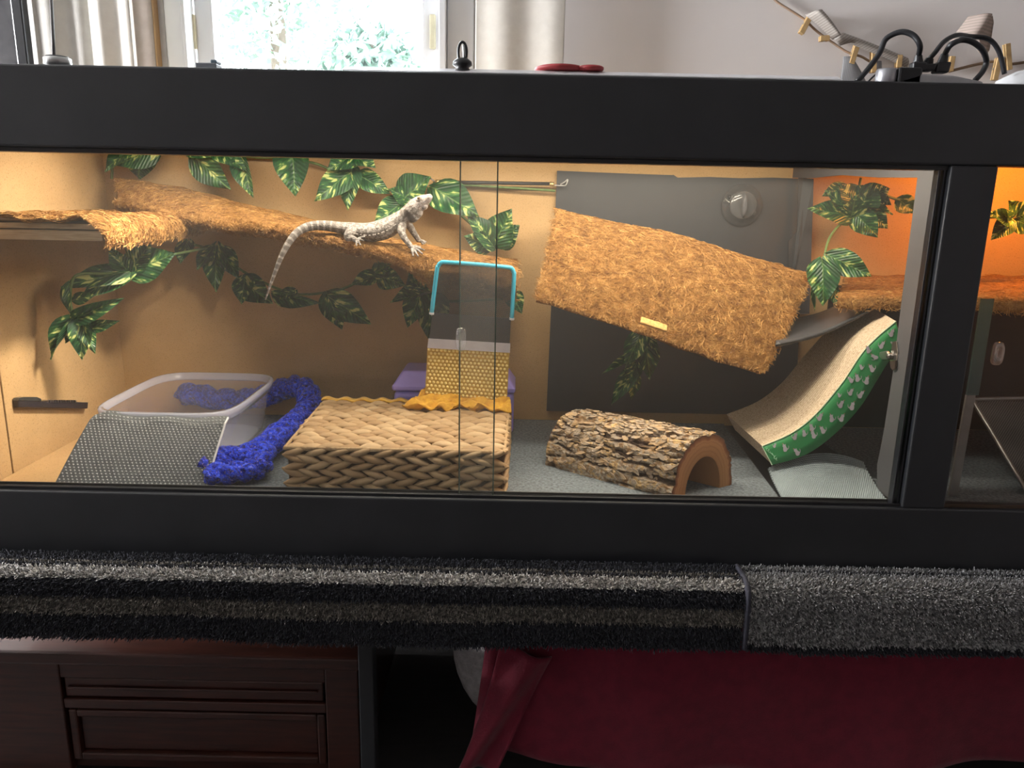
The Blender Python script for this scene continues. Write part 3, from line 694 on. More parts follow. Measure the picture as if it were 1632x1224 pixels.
# ================================================================== BOARD, KNOB, ROD, LATCH, CLIP
YBRD = 1.952
brd = thing('charcoal_board', 'upright charcoal card sheet fixed against the cardboard back wall', 'board', tuple(W(1080, 660, YBRD)))
edge_top = [(888,272),(960,275),(1040,278),(1074,279),(1080,283),(1130,282),(1180,284),(1230,283),(1283,285)]
poly = [W(a, b, YBRD) for a, b in edge_top] + [W(1268, 662, YBRD), W(1150, 660, YBRD), W(1000, 657, YBRD), W(871, 655, YBRD)]
obj('sheet', MB().prism(poly, (0, .004, 0)), darkboard, brd)
obj('folded_flap', MB().prism([W(1272,283,1.944), W(1285,282,1.942), W(1283,360,1.938), W(1268,420,1.936), W(1260,470,1.94), W(1258,470,1.944), W(1256,384,1.944), W(1270,370,1.944)], (0, -.003, 0)), darkboard, brd)
obj('side_return', MB().prism([W(1280,284,1.940), W(1297,285,1.93), W(1290,500,1.93), W(1255,500,1.94)], (0, .003, 0)), darkboard, brd)
kc = W(1182, 327, YBRD-.002); ko = kc + V((0, 0, 0))
knob = thing('suction_knob', 'round smoky plastic suction knob on the charcoal board above the coir panel', 'knob', tuple(kc))
obj('cup', MB().lathe(kc, (0, -1, 0), [(.050, 0), (.051, .003), (.046, .008), (.036, .012), (.034, .016), (.034, .010)], 40), suction, knob, smooth=True)
obj('dial', MB().lathe(kc, (0, -1, 0), [(.033, .010), (.034, .014), (.031, .018), (.012, .016)], 36), M('smoky_dial', (.10,.10,.105), .12), knob, smooth=True)
obj('ridge', MB().grid(lambda u, v: kc + V((.007*math.cos(2*math.pi*u)*(1-.2*v), -.016-.016*math.sin(math.pi*min(1, .1+v*.9)/2), 0)) + V((0, 0, .030*math.sin(2*math.pi*u)*(1-.3*v))), 24, 8, close_u=True), M('glossy_ridge', (.12,.12,.13), .1), knob, smooth=True)
obj('ridge_cap', MB().ball(kc+V((0,-.032,0)), (.0055, .002, .0205), 16, 8), M('glossy_ridge_cap', (.12,.12,.13), .1), knob, smooth=True)
obj('peg', MB().ball(W(1163, 314, YBRD-.012), .0055, 12, 8), blackplastic, knob, smooth=True)
rod = thing('hanging_rod', 'thin black rod with brass end caps and wire hook on the back wall', 'rod', tuple(W(790, 293, 1.94)))
ra, rb = W(704, 290, 1.94), W(876, 293, 1.94)
obj('rod', MB().tube([ra, rb], .0042, 10), blackplastic, rod, smooth=True)
obj('end_cap', MB().tube([W(694,290,1.94), ra], .006, 10), brass, rod, smooth=True); obj('end_cap', MB().tube([rb, W(883,294,1.94)], .006, 10), brass, rod, smooth=True)
obj('wire_hook', MB().tube(smooth([W(882,295,1.938), W(895,296,1.935), W(902,295,1.932), W(905,286,1.932), W(900,290,1.934), W(893,294,1.936)], 20), .0016, 8), steel, rod, smooth=True)
obj('wire_hook', MB().tube([W(694,290,1.94), W(684,283,1.945)], .002, 8), steel, rod, smooth=True)
# ribbed black strip on end wall
Pn = V((1, 0, 0)); PX = V((XL+.002, 0, 0)); g = lambda px, py: Wp(px, py, PX, Pn)
clip = thing('black_latch_strip', 'narrow black strip with silver ribs fixed on the cardboard end wall', 'latch', tuple(g(75, 643)))
a0, a1, a2, a3 = g(20, 638), g(133, 641), g(132, 651), g(21, 649)
obj('bar', MB().prism([a0, a1, a2, a3], (.012, 0, 0)), M('strip_black', (.028,.022,.026), .4), clip, bevel=.002)
c0, c1 = g(21, 634), g(56, 635)
obj('cap', MB().prism([c0, g(30, 632.5), g(50, 632.5), c1, g(57, 639.5), g(20, 638.5)], (.013, 0, 0)), M('gunmetal', (.10,.10,.095), .3, .6), clip, bevel=.001)
for k in range(12):
    t = k/11; obj('rib', MB().prism([g(66+44*t, 637.5), g(68.2+44*t, 637.5), g(68.2+44*t, 641.5), g(66+44*t, 641.5)], (.0135, 0, 0)), steel, clip)
# latch on the divider edge
Lq = lambda px, py, o: Wp(px, py, A, dn) + dn*o
lat = thing('metal_latch', 'small steel latch screwed to the grey divider edge by the cat scratcher', 'latch', tuple(Lq(1424, 572, .0)))
obj('plate', MB().prism([Lq(1424,545,0), Lq(1431,543,0), Lq(1433,560,0), Lq(1430,586,0), Lq(1426,588,0), Lq(1420,575,0)], dn*.003), steel, lat, bevel=.001)
obj('tongue', MB().prism([Lq(1408,561,.004), Lq(1420,559,.004), Lq(1424,565,.004), Lq(1422,573,.004), Lq(1412,573,.004), Lq(1408,568,.004)], dn*.006), steel, lat, bevel=.002)
obj('pivot', MB().lathe(Lq(1424, 568, .003), dn, [(.006, 0), (.006, .008), (.003, .011)], 16), M('dark_steel', (.18,.16,.15), .3, .9), lat, smooth=True)
obj('hook_end', MB().prism([Lq(1423,576,.002), Lq(1432,574,.002), Lq(1431,588,.002), Lq(1427,590,.002), Lq(1424,586,.002)], dn*.005), M('brown_steel', (.10,.07,.06), .4, .6), lat, bevel=.001)

# ================================================================== VINES
def leafmesh(name, kind):
    nu, nv = 9, 13; vs = []
    prof = np.interp(np.linspace(0, 1, 13), np.linspace(0, 1, 11), [.05, .62, .90, 1.0, .99, .92, .80, .63, .43, .21, .0])
    for j in range(nv):
        t = j/(nv-1); hw = .5*prof[j]
        for i in range(nu):
            s = (i/(nu-1))*2-1
            y = t - (.13*abs(s)**1.5*(1-t)**2 if t < .4 else 0); x = hw*s
            z = {0: .10, 1: .04, 2: .34, 3: .2}[kind]*abs(s)*hw*2*.9
            z -= {0: .10, 1: .22, 2: .06, 3: .30}[kind]*t*t
            z += .035*math.sin(s*3+t*7+kind)
            vs.append((x, y, z))
    fs = [(j*nu+i, j*nu+i+1, (j+1)*nu+i+1, (j+1)*nu+i) for j in range(nv-1) for i in range(nu-1)]
    me = bpy.data.meshes.new(name); me.from_pydata(vs, [], fs); me.materials.append(leafm)
    me.polygons.foreach_set('use_smooth', [True]*len(fs)); me.update(); return me
LEAF = [leafmesh('leaf', k) for k in range(4)]
def leaf(par, b, t, wpx, roll=0.0, kind=0, pitch=0):
    """b,t = (px,py,Y) of base and tip; wpx = blade width in photo pixels"""
    B, T = W(*b), W(*t); y = (T-B); L = y.length; y.normalize()
    n = V((0, -1, .35)); n = (n - y*n.dot(y)).normalized(); n = Matrix.Rotation(roll, 3, y) @ n
    x = y.cross(n); wd = wpx*B.y*1.03/FPX
    o = bpy.data.objects.new('leaf', LEAF[kind]); COL.objects.link(o); o.parent = par
    zs = (L+wd)/2; off = origin(par)
    Mx = Matrix(((x.x*wd, y.x*L, n.x*zs, B.x-off.x), (x.y*wd, y.y*L, n.y*zs, B.y-off.y), (x.z*wd, y.z*L, n.z*zs, B.z-off.z), (0, 0, 0, 1)))
    # keep object matrices free of parent inverse; parents carry only a translation
    o.matrix_basis = Mx
    return o
def vine(label, stems, leaves, Y=None):
    c = W(*stems[0][0]); v = thing('artificial_vine', label, 'vine', tuple(c), 'artificial pothos vines')
    for s in stems: obj('stem', MB().tube(smooth([W(*p) for p in s], 6*len(s)), .0032, 6), stemm, v, smooth=True)
    for a in leaves: leaf(v, *a)
    return v
Y1, Y2 = 1.945, 1.925
vine('leafy vine strung along the top of the back wall above the long ramp',
  [[(170,238,Y1),(240,234,Y1),(330,240,Y1),(400,250,Y1),(445,252,Y1),(500,260,Y1),(540,276,Y1),(610,300,Y1),(660,312,Y1),(705,322,Y1),(745,352,Y1),(788,396,Y1)],
   [(690,292,Y1),(760,296,Y1),(885,304,Y1)], [(180,250,Y1),(178,285,Y1)]],
  [((205,238,Y2),(163,266,1.88),34,.3,1), ((250,236,Y2),(182,262,1.90),46,-.2,0), ((225,240,Y1),(215,282,1.93),60,.1,1),
   ((308,246,Y2),(358,300,1.89),48,.35,1), ((345,236,Y2),(392,268,1.90),44,-.5,0), ((300,236,Y2),(352,246,1.90),30,.2,2),
   ((384,250,Y2),(402,315,1.90),30,.2,2),
   ((466,240,Y2),(470,312,1.89),52,-.1,2),
   ((572,244,Y2),(520,268,1.90),44,.2,0), ((560,274,Y2),(500,314,1.88),44,.0,1), ((562,268,Y2),(548,330,1.89),40,.3,1), ((562,250,Y2),(598,264,1.89),34,-.4,0), ((574,280,Y2),(618,306,1.90),32,.2,3),
   ((640,322,Y2),(682,280,1.89),62,-.2,0), ((645,322,Y2),(596,350,1.88),44,.1,1), ((690,300,Y2),(760,336,1.87),56,-.1,1), ((650,318,Y2),(622,300,1.9),30,.2,0),
   ((786,392,Y2),(752,340,1.88),40,.35,3), ((783,392,Y2),(745,378,1.88),36,-.3,1), ((790,388,Y2),(812,334,1.88),52,-.25,0), ((792,388,Y2),(824,362,1.89),40,.3,1)])
Yc = 1.70
vine('drooping leafy vine hanging below the corner shelf against the end wall',
  [[(200,392,1.72),(208,432,1.72),(165,436,1.68),(120,440,1.64),(112,480,1.63),(122,520,1.62)], [(208,432,1.74),(260,410,1.78),(330,395,1.86)]],
  [((206,434,1.71),(97,448,1.62),42,.25,1), ((207,436,1.72),(174,395,1.66),34,.2,0), ((208,434,1.73),(278,402,1.74),54,.1,0), ((205,430,1.72),(130,470,1.64),38,-.3,3), ((208,430,1.72),(235,388,1.72),40,.1,1),
   ((122,506,1.62),(196,476,1.60),28,.45,2), ((140,524,1.62),(188,512,1.60),20,.3,0), ((118,508,1.62),(78,572,1.58),32,.5,2), ((132,510,1.62),(126,570,1.58),36,-.2,3), ((128,508,1.62),(150,560,1.59),28,-.4,1),
   ((112,452,1.63),(112,506,1.62),24,.9,2), ((118,478,1.62),(150,470,1.61),20,.2,0), ((122,515,1.62),(100,545,1.60),26,.1,1)])
vine('shaded leafy vine hanging on the back wall beneath the long ramp',
  [[(290,386,1.92),(340,400,1.94),(400,440,1.94),(470,468,1.94),(540,462,1.94),(600,440,1.94),(660,462,1.94),(700,480,1.94),(820,475,1.94)]],
  [((300,384,1.90),(285,418,1.86),30,.1,0), ((345,392,1.90),(338,462,1.86),40,.1,1), ((340,395,1.90),(312,428,1.87),30,.2,0), ((352,396,1.90),(378,440,1.87),32,-.2,1),
   ((385,448,1.92),(432,482,1.88),44,0,0), ((392,440,1.92),(380,480,1.88),38,.2,1), ((440,468,1.92),(510,484,1.89),26,.5,2), ((470,462,1.92),(445,476,1.89),24,.3,0),
   ((522,472,1.92),(586,514,1.88),46,.1,1), ((522,470,1.92),(545,524,1.89),40,-.2,0), ((600,438,1.92),(560,452,1.89),26,0,0), ((604,440,1.92),(640,452,1.88),36,.1,1), ((596,436,1.92),(622,420,1.89),26,.1,0),
   ((680,466,1.92),(622,480,1.88),30,.4,2), ((672,466,1.92),(648,520,1.88),42,.1,0), ((680,470,1.92),(692,550,1.88),40,-.2,1), ((668,462,1.92),(655,432,1.89),40,.2,0), ((690,470,1.92),(712,515,1.89),36,-.3,1), ((815,466,1.90),(831,498,1.86),30,.1,0)])
vine('dark leafy vine dangling in shade below the tilted coir panel',
  [[(1030,512,1.86),(1018,540,1.86),(1010,575,1.85),(1000,600,1.85)]],
  [((1022,530,1.85),(996,584,1.82),34,.2,1), ((1014,572,1.85),(960,594,1.82),16,.5,2), ((1014,580,1.85),(1000,612,1.82),28,.1,0), ((1012,590,1.85),(974,640,1.81),28,.3,3), ((1028,540,1.86),(1040,604,1.83),40,-.2,1), ((1030,532,1.86),(1045,560,1.84),24,-.5,0), ((1010,594,1.85),(1010,636,1.83),26,-.3,1)])
Yr = 1.88
vine('leafy vine hanging in the opening beside the charcoal board, two leaves drooping',
  [[(1372,284,Yr),(1358,345,1.84),(1345,352,1.82),(1322,380,1.78),(1312,420,1.74)], [(1380,300,Yr),(1430,318,Yr),(1456,322,Yr)]],
  [((1356,346,1.83),(1297,326,1.80),40,.2,1), ((1354,336,1.83),(1318,302,1.82),32,.1,0), ((1356,346,1.83),(1366,312,1.80),40,-.1,0), ((1364,342,1.83),(1400,374,1.79),40,.2,1), ((1362,330,1.83),(1340,290,1.83),44,.3,0),
   ((1368,330,1.84),(1398,292,1.83),48,-.2,0), ((1372,320,1.84),(1420,300,1.83),42,.3,0), ((1374,330,1.84),(1424,340,1.82),30,-.6,2), ((1380,334,1.84),(1416,362,1.81),34,.3,1), ((1370,300,1.86),(1350,322,1.83),34,.0,1), ((1385,300,1.86),(1418,328,1.83),26,.8,3), ((1432,318,1.88),(1460,338,1.86),30,.3,1), ((1350,300,1.86),(1312,310,1.84),28,.2,0),
   ((1310,416,1.73),(1316,482,1.68),50,.1,1), ((1322,408,1.74),(1390,440,1.70),40,.3,0), ((1322,440,1.74),(1334,488,1.70),26,.7,2), ((1300,450,1.75),(1298,496,1.74),8,.7,2)])
vine('yellow lit leafy vine in the orange lamp lit compartment',
  [[(1560,345,1.80),(1600,345,1.80),(1680,330,1.80)]],
  [((1612,352,1.78),(1578,338,1.76),28,.1,0), ((1612,350,1.78),(1584,378,1.76),30,.2,1), ((1616,346,1.78),(1612,320,1.76),36,.1,0), ((1620,346,1.78),(1668,330,1.76),40,.3,1), ((1620,352,1.78),(1655,365,1.76),34,.3,0), ((1606,348,1.78),(1604,376,1.77),26,-.3,3)])

# ================================================================== FLOOR MATS
fm = thing('felt_mat', 'slate grey felt mat covering the vivarium floor under basket and log', 'mat', (0, 1.7, ZF))
seamF, seamB = Wz(1252, 806, ZF), Wz(1150, 672, ZF)
obj('felt', MB().slab(lambda u, v: V((lerp(XL+.122, lerp(seamF.x, seamB.x, v), u), lerp(YF+.046, YB-.002, v), ZF + .001*math.sin(u*9)*math.sin(v*5))), (0,0,-.005), 30, 16), felt, fm)
fm2 = thing('embossed_liner', 'pale grey embossed floor liner curling up under the cat scratcher', 'mat', (.6, 1.5, ZF))
def lin(u, v):
    l = lerp(seamF.x, seamB.x, v*.42)+.003; r = E2.x - .006 + .02*v
    x = lerp(l, r, u); y = lerp(YF+.047, 1.585 - .03*(1-u), v)
    z = ZF + .001 + .050*v**2.2*max(0, math.sin(math.pi*min(1, .12+u*.70)))
    return V((x, y, z))
obj('sheet', MB().slab(lin, (0, 0, -.003), 30, 26), feltlight, fm2, smooth=True)
def domes(name, fn, nu, nv, r, h, mat, par, stag=True, flip=1, skip=None):
    co = []; fs = []; n = 6
    for j in range(nv):
        for i in range(nu):
            u = (i+.5+(.5 if (stag and j % 2) else 0))/(nu+.5); v = (j+.5)/nv
            if skip and skip(u, v): continue
            p = V(fn(u, v)); a = V(fn(min(u+.01, 1), v))-V(fn(max(u-.01, 0), v)); b = V(fn(u, min(v+.01, 1)))-V(fn(u, max(v-.01, 0)))
            a.normalize(); nn = a.cross(b).normalized()*flip; b = nn.cross(a)
            k0 = len(co)
            for rr, hh in ((1, 0), (.72, .7)):
                for k in range(n):
                    t = 2*math.pi*k/n; co.append(tuple(p + a*math.cos(t)*r*rr + b*math.sin(t)*r*rr + nn*h*hh))
            co.append(tuple(p+nn*h))
            for k in range(n):
                k2 = (k+1) % n
                fs.append((k0+k, k0+k2, k0+n+k2, k0+n+k)); fs.append((k0+n+k, k0+n+k2, k0+2*n))
    return obj(name, MB().add(co, fs), mat, par, smooth=True, kind='stuff')
domes('embossing', lin, 48, 34, .0026, .0016, M('liner_dot', (.26,.31,.335), .5), fm2)

# ================================================================== TUB + RAMP MAT + ROPE
tub = thing('plastic_tub', 'clear plastic tub on the vivarium floor with blue rope inside', 'tub', (-.72, 1.72, ZF))
tz = W(350, 594, 1.89).z
tc = V((-.728, 1.700, 0)); tw, td = .147, .190
def rr(a, hw, hd, k=5.0):
    c, s = math.cos(a), math.sin(a); r = (abs(c)**k + abs(s)**k)**(-1/k); return V((tc.x + c*r*hw - (s*r*hd)*.02, tc.y + s*r*hd, 0))
def ringz(z, g): return lambda a: rr(a, tw-g, td-g) + V((0, 0, z))
def loft(rings, n=64):
    m = MB(); vs = []; fs = []
    for z, g in rings:
        for k in range(n): vs.append(rr(2*math.pi*k/n, tw-g, td-g) + V((0, 0, z)))
    for j in range(len(rings)-1):
        for k in range(n): fs.append((j*n+k, j*n+(k+1) % n, (j+1)*n+(k+1) % n, (j+1)*n+k))
    return m.add(vs, fs)
H = tz - ZF
obj('wall', loft([(tz-.016, .005), (ZF+.03, .020), (ZF+.008, .024), (ZF+.003, .034)]), clearplastic, tub, smooth=True)
b = loft([(ZF+.003, .034), (ZF+.006, .044), (ZF+.004, .06)]); b.f.append(tuple(range(128, 192))); obj('base', b, rimplastic, tub, smooth=True)
obj('rim', loft([(tz-.018, .004), (tz-.020, -.002), (tz-.002, -.004), (tz, -.001), (tz, .005), (tz-.016, .007)]), rimplastic, tub, smooth=True)
rm_ = thing('ramp_mat', 'grey dimpled ramp sheet leaning on the front of the plastic tub', 'ramp', (-.74, 1.46, ZF))
TLc, TRc = W(150, 657, 1.502), W(361, 667, 1.502)
yb = 1.4115
BLc, BRc = W(80, 784, yb), W(322, 795, yb); 
def ext(T, Bq): d = (Bq-T); return T + d*((ZF+.004-T.z)/d.z) if d.z else Bq
BLc, BRc = ext(TLc, BLc), ext(TRc, BRc)
def rmf(u, v):
    p = TLc.lerp(TRc, u).lerp(BLc.lerp(BRc, u), v)
    c = min(u, 1-u)
    if v < .12: p += (BLc-TLc)*(.06*math.exp(-(u/.05)**2)*(1-v/.12)) + V((0, .012*(1-v/.12)**2, .002*math.sin(u*14)))
    return p + V((0, 0, .003*math.sin(math.pi*v)))
rn = (TRc-TLc).cross(BLc-TLc).normalized(); rn = rn if rn.y < 0 else -rn
obj('sheet', MB().slab(rmf, -rn*.004, 26, 20), gripmat, rm_, smooth=False)
domes('dimples', lambda u, v: rmf(u, v), 34, 26, .0024, .0016, M('grip_dot', (.24,.25,.255), .4), rm_, flip=-1 if (TRc-TLc).cross(BLc-TLc).y > 0 else 1)
obj('edge_strip', MB().tube([rmf(1, v)+V((.001,0,0)) for v in np.linspace(.02, 1, 14)], .0022, 6), lidwhite, rm_, label='pale edge strip')
# rope
rope = thing('rope_garland', 'shiny cobalt blue braided garland lying in and beside the tub', 'garland', tuple(Wz(440, 700, ZF+.03)))
rope_m, nt, b = newmat('cobalt_tinsel')
v_ = coords(nt); nn_ = noisetex(nt, v_, 130, 4, .7); n2_ = noisetex(nt, v_, 330, 2)
c_ = ramp(nt, nn_, [(.36, (.005,.004,.05)), (.47, (.012,.025,.50)), (.58, (.03,.10,1.0)), (.70, (.22,.28,.95))])
nt.links.new(mixc(nt, ramp(nt, n2_, [(.64, (0,0,0)), (.70, (1,1,1))]), c_, (.55,.38,.5)), b.inputs['Base Color'])
b.inputs['Roughness'].default_value = .32; b.inputs['Metallic'].default_value = .45
bumpit(nt, b, nn_, 1.0, .012)
rz = ZF + .033
def braid(path, rad, off, turns, phase, nm):
    P = smooth(path, 110)
    for s in range(3):
        pts = []
        for i, p in enumerate(P):
            t = (P[min(i+1, len(P)-1)]-P[max(i-1, 0)]).normalized(); a = t.cross(V((0,0,1))).normalized(); b2 = t.cross(a)
            th = turns*2*math.pi*i/len(P) + s*2*math.pi/3 + phase
            pts.append(p + a*math.cos(th)*off + b2*math.sin(th)*off*.85)
        rr_ = [rad*(1+.16*math.sin(i*.55+s*2)) * (1 if 3 < i < len(P)-4 else .75) for i in range(len(P))]
        m = MB().tube(pts, rr_, 12)
        m.v = [tuple(V(q) + V((nz(q, 90, .004), nz(V(q)+V((4,0,0)), 90, .004), nz(V(q)+V((0,4,0)), 90, .004)))) for q in m.v]
        obj('strand', m, rope_m, rope, smooth=True)
bt = ZF + .034
braid([W(290, 634, 1.925), W(303, 626, 1.93), W(345, 637, 1.93), W(390, 637, 1.93), W(428, 628, 1.928), W(455, 618, 1.92), W(480, 618, 1.90), W(492, 634, 1.86), W(486, 658, 1.79), Wz(464, 682, rz+.012), Wz(440, 700, rz+.004), Wz(418, 715, rz+.004), Wz(396, 726, rz+.004), Wz(350, 735, rz), Wz(318, 742, rz)], .0170, .0150, 6.0, .3, 'a')
braid([Wz(398, 722, rz+.008), Wz(417, 727, rz+.004), Wz(412, 744, rz-.004), Wz(380, 752, rz-.006), Wz(330, 756, rz-.006)], .0125, .0115, 2.2, 1.0, 'b')

# ================================================================== BASKET
bask = thing('woven_basket', 'flat rectangular woven water hyacinth basket turned upside down on the felt', 'basket', (-.22, 1.6, ZF))
bFL, bFR = W(452, 712, 1.425), W(806, 718, 1.425); zt_ = (bFL.z+bFR.z)/2
bBL, bBR = Wz(514, 637, zt_), Wz(813, 648, zt_)
bBL.y = bBR.y = 1.775; 
bBL.x = W(514, 637, 1.775).x; bBR.x = W(813, 648, 1.775).x
bFL.z = bFR.z = bBL.z = bBR.z = zt_
ins = .006
pp = [bFL+V((ins,ins,-ins)), bFR+V((-ins,ins,-ins)), bBR+V((-ins,-ins,-ins)), bBL+V((ins,-ins,-ins))]
obj('body', MB().prism([V((p.x, p.y, ZF+.001)) for p in pp], (0, 0, zt_-ZF-ins-.001)), strawdark, bask)
def strandmesh():
    nu, nv = 8, 7; vs = []; fs = []
    for j in range(nv):
        t = j/(nv-1); r = (math.sin(math.pi*min(max(t*.92+.04, 0), 1)))**.7
        for i in range(nu):
            a = 2*math.pi*i/nu; vs.append(((t-.5), .5*r*math.cos(a)*(1-.12*math.sin(3*a)), .5*r*math.sin(a)+.12*math.sin(math.pi*t)))
    for j in range(nv-1):
        for i in range(nu): fs.append((j*nu+i, j*nu+(i+1) % nu, (j+1)*nu+(i+1) % nu, (j+1)*nu+i))
    fs += [tuple(range(nu))[::-1], tuple(range((nv-1)*nu, nv*nu))]
    me = bpy.data.meshes.new('woven_strand'); me.from_pydata(vs, [], fs); me.polygons.foreach_set('use_smooth', [True]*len(fs)); me.materials.append(straw); me.update(); return me
SM = strandmesh()
boff = origin(bask)
def strand(c, ax, up, tilt, L, wd, th):
    ax = V(ax).normalized(); up = V(up); n = ax.cross(up).normalized(); up = n.cross(ax)
    R = Matrix.Rotation(tilt, 3, n); a2, u2 = R @ ax, R @ up
    o = bpy.data.objects.new('woven_strand', SM); COL.objects.link(o); o.parent = bask
    o.matrix_basis = Matrix(((a2.x*L, u2.x*wd, n.x*th, c.x-boff.x), (a2.y*L, u2.y*wd, n.y*th, c.y-boff.y), (a2.z*L, u2.z*wd, n.z*th, c.z-boff.z), (0,0,0,1)))
rj = lambda s: random.uniform(-s, s)
hgt = zt_ - ZF; rows = 6; rh = hgt/rows
nF = 10; stp = (bFR.x-bFL.x)/nF
for r in range(rows):
    for k in range(nF+ (r % 2)):
        x = bFL.x + (k + (.5 if r % 2 == 0 else .05))*stp; z = zt_ - (r+.62)*rh
        if x > bFR.x-.020: x = bFR.x-.020
        if x < bFL.x+.020: x = bFL.x+.020
        strand(V((x+rj(.002), 1.427, z+rj(.001))), (1,0,0), (0,0,1), (-.30 if r % 2 else .30)+rj(.06), stp*1.22*(1+rj(.08)), rh*1.08*(1+rj(.12)), .016)
sdx = (bBR-bFR); nS = 7
for r in range(rows):
    for k in range(nS):
        p = bFR + sdx*((k+.5+(.25 if r % 2 else 0))/(nS+.3)); strand(V((p.x-.003, p.y, zt_-(r+.62)*rh)), sdx, (0,0,1), (.3 if r % 2 else -.3), sdx.length/nS*1.2, rh*1.05, .014)
nT, nK = 15, 11
for r in range(nT):
    v = (r+.5)/nT; a, bq = bFL.lerp(bBL, v), bFR.lerp(bBR, v); st = (bq.x-a.x)/nK
    for k in range(nK):
        x = a.x + (k+.5+(.28 if r % 2 else -.18)+rj(.08))*st; x = min(max(x, a.x+.021), bq.x-.021)
        strand(V((x, a.y+rj(.002), zt_-.004+rj(.0015))), (1,0,0), (0,1,0), (-.16 if r % 2 else .16)+rj(.05), st*1.25*(1+rj(.1)), (bBL.y-bFL.y)/nT*1.10, .016)
obj('rim_cord', MB().tube([bFL+V((.002,0,-.003)), bFR+V((-.002,0,-.003)), bBR+V((-.002,0,-.003)), bBL+V((.002,0,-.003))], .0045, 8, closed=True), M('straw_cord', (.42,.28,.14), .7, c2=(.3,.19,.09), ns=200, bump=(400,.5,.002)), bask, smooth=True)
# purple block
pz = W(660, 592, 1.83).z; px0, px1 = W(626, 640, 1.83).x, W(821, 640, 1.83).x
pb = thing('purple_box', 'purple plastic box with matching lid standing behind the woven basket', 'box', ((px0+px1)/2, 1.87, ZF))
zs_ = W(640, 622, 1.83).z
obj('body', MB().box((px0+.003, 1.822, ZF+.001), (px1-.003, 1.95, zs_-.002)), purple, pb, bevel=.012, seg=3)
def lidf(): 
    m = MB(); x0, x1, ya, yb = px0, px1, 1.818, 1.952
    vs = [(x0,ya,zs_),(x1,ya,zs_),(x1,yb,zs_),(x0,yb,zs_)]; 
    vs += [(x0,ya,zs_+.012),(x1,ya,zs_+.012),(x1,yb,zs_+.012),(x0,yb,zs_+.012)]
    i = .024; vs += [(x0+i,ya+i*.7,pz),(x1-i,ya+i*.7,pz),(x1-i,yb-i*.5,pz),(x0+i,yb-i*.5,pz)]
    fs = [(3,2,1,0)] + [(a, (a+1) % 4, 4+(a+1) % 4, 4+a) for a in range(4)] + [(4+a, 4+(a+1) % 4, 8+(a+1) % 4, 8+a) for a in range(4)] + [(8,9,10,11)]
    return m.add(vs, fs)
obj('lid', lidf(), purple, pb, bevel=.006, seg=3)

# ================================================================== MESH RAMP + YELLOW MAT
mr = thing('mesh_ramp', 'black wire mesh tray with turquoise frame leaning upright as a climbing ramp', 'ramp', tuple(W(750, 540, 1.72)))
Yt, Ym, Yb_ = 1.672, 1.70, 1.715
mTL, mTR, mBL, mBR = W(698,417,Yt), W(820,427,Yt), W(682,548,Ym), W(813,556,Ym)
mP = lambda u, v: mTL.lerp(mTR, u).lerp(mBL.lerp(mBR, u), v)
vb = .615   # where frame ends / dark band begins
fr = [mP(0, vb), mP(.0, .12), mP(.012, .05), mP(.04, .012), mP(.1, 0), mP(.5, -.005), mP(.9, 0), mP(.965, .012), mP(.99, .05), mP(1, .12), mP(1, vb)]
obj('frame', MB().tube(smooth(fr, 60), .0047, 8), bluewire, mr, smooth=True)
obj('frame_end', MB().tube([mP(0, vb-.01), mP(0, vb+.015)], .0056, 8), lidwhite, mr); obj('frame_end', MB().tube([mP(1, vb-.01), mP(1, vb+.015)], .0056, 8), lidwhite, mr)
fr2 = [p + V((0, .028, -.004)) for p in fr[2:9]]
obj('rear_wire', MB().tube(smooth(fr2, 30), .003, 8), M('deep_teal_wire', (.02,.20,.28), .4), mr, smooth=True)
def wires(name, Pf, nx, ny, wd, mat, par, off=.0):
    m = MB(); 
    n = nx + ny
    asp = ny/nx
    def seg(u0, v0, u1, v1):
        a, b = Pf(u0, v0), Pf(u1, v1); d = (b-a)
        if d.length < 1e-4: return
        d.normalize(); nn = (Pf(1,0)-Pf(0,0)).cross(Pf(0,1)-Pf(0,0)).normalized(); s = d.cross(nn)*wd
        m.add([a-s, a+s, b+s, b-s], [(0,1,2,3)])
    for k in range(1, n):
        t = k/nx   # line u + v*asp = t
        u0, v0 = (t, 0) if t <= 1 else (1, (t-1)/asp); u1, v1 = (t-asp, 1) if t-asp >= 0 else (0, t/asp)
        seg(u0, v0, u1, v1); seg(1-u0, v0, 1-u1, v1)
    return obj(name, m, mat, par, kind='stuff')
sub = lambda a, b: (lambda u, v: mP(lerp(.01, .99, u), lerp(a, b, v)))
wires('wire_mesh', sub(.015, vb), 44, 28, .00062, wiremesh, mr)
obj('dark_band', MB().slab(sub(vb, .93), (0, .004, 0), 6, 4), M('charcoal_band', (.032,.032,.038), .5, c2=(.026,.026,.031), ns=90), mr)
wires('band_mesh', lambda u, v: sub(vb, .93)(u, v)+V((0, -.001, 0)), 44, 16, .00055, M('band_wire', (.06,.06,.068), .4), mr)
obj('lower_strip', MB().slab(lambda u, v: mP(u*1.0, lerp(.93, 1.05, v))+V((0, -.002, 0)), (0, .005, 0), 6, 3), silverstrip, mr, label='pale silver strip')
ym = thing('yellow_mat', 'yellow dimpled mat with ruffled cloth hem below the turquoise framed mesh', 'mat', tuple(W(745, 620, 1.73)))
yTL, yTR, yBL, yBR = W(681,554,1.703), W(812,562,1.703), W(677,628,1.735), W(808,640,1.735)
yP = lambda u, v: yTL.lerp(yTR, u).lerp(yBL.lerp(yBR, u), v) + V((0, .006*math.sin(v*3.1), 0))
obj('mat', MB().slab(yP, (0, .005, 0), 16, 12), yellowgrip, ym)
domes('dimples', yP, 20, 13, .0036, .0026, yellowdot, ym, flip=-1 if (yTR-yTL).cross(yBL-yTL).y > 0 else 1)
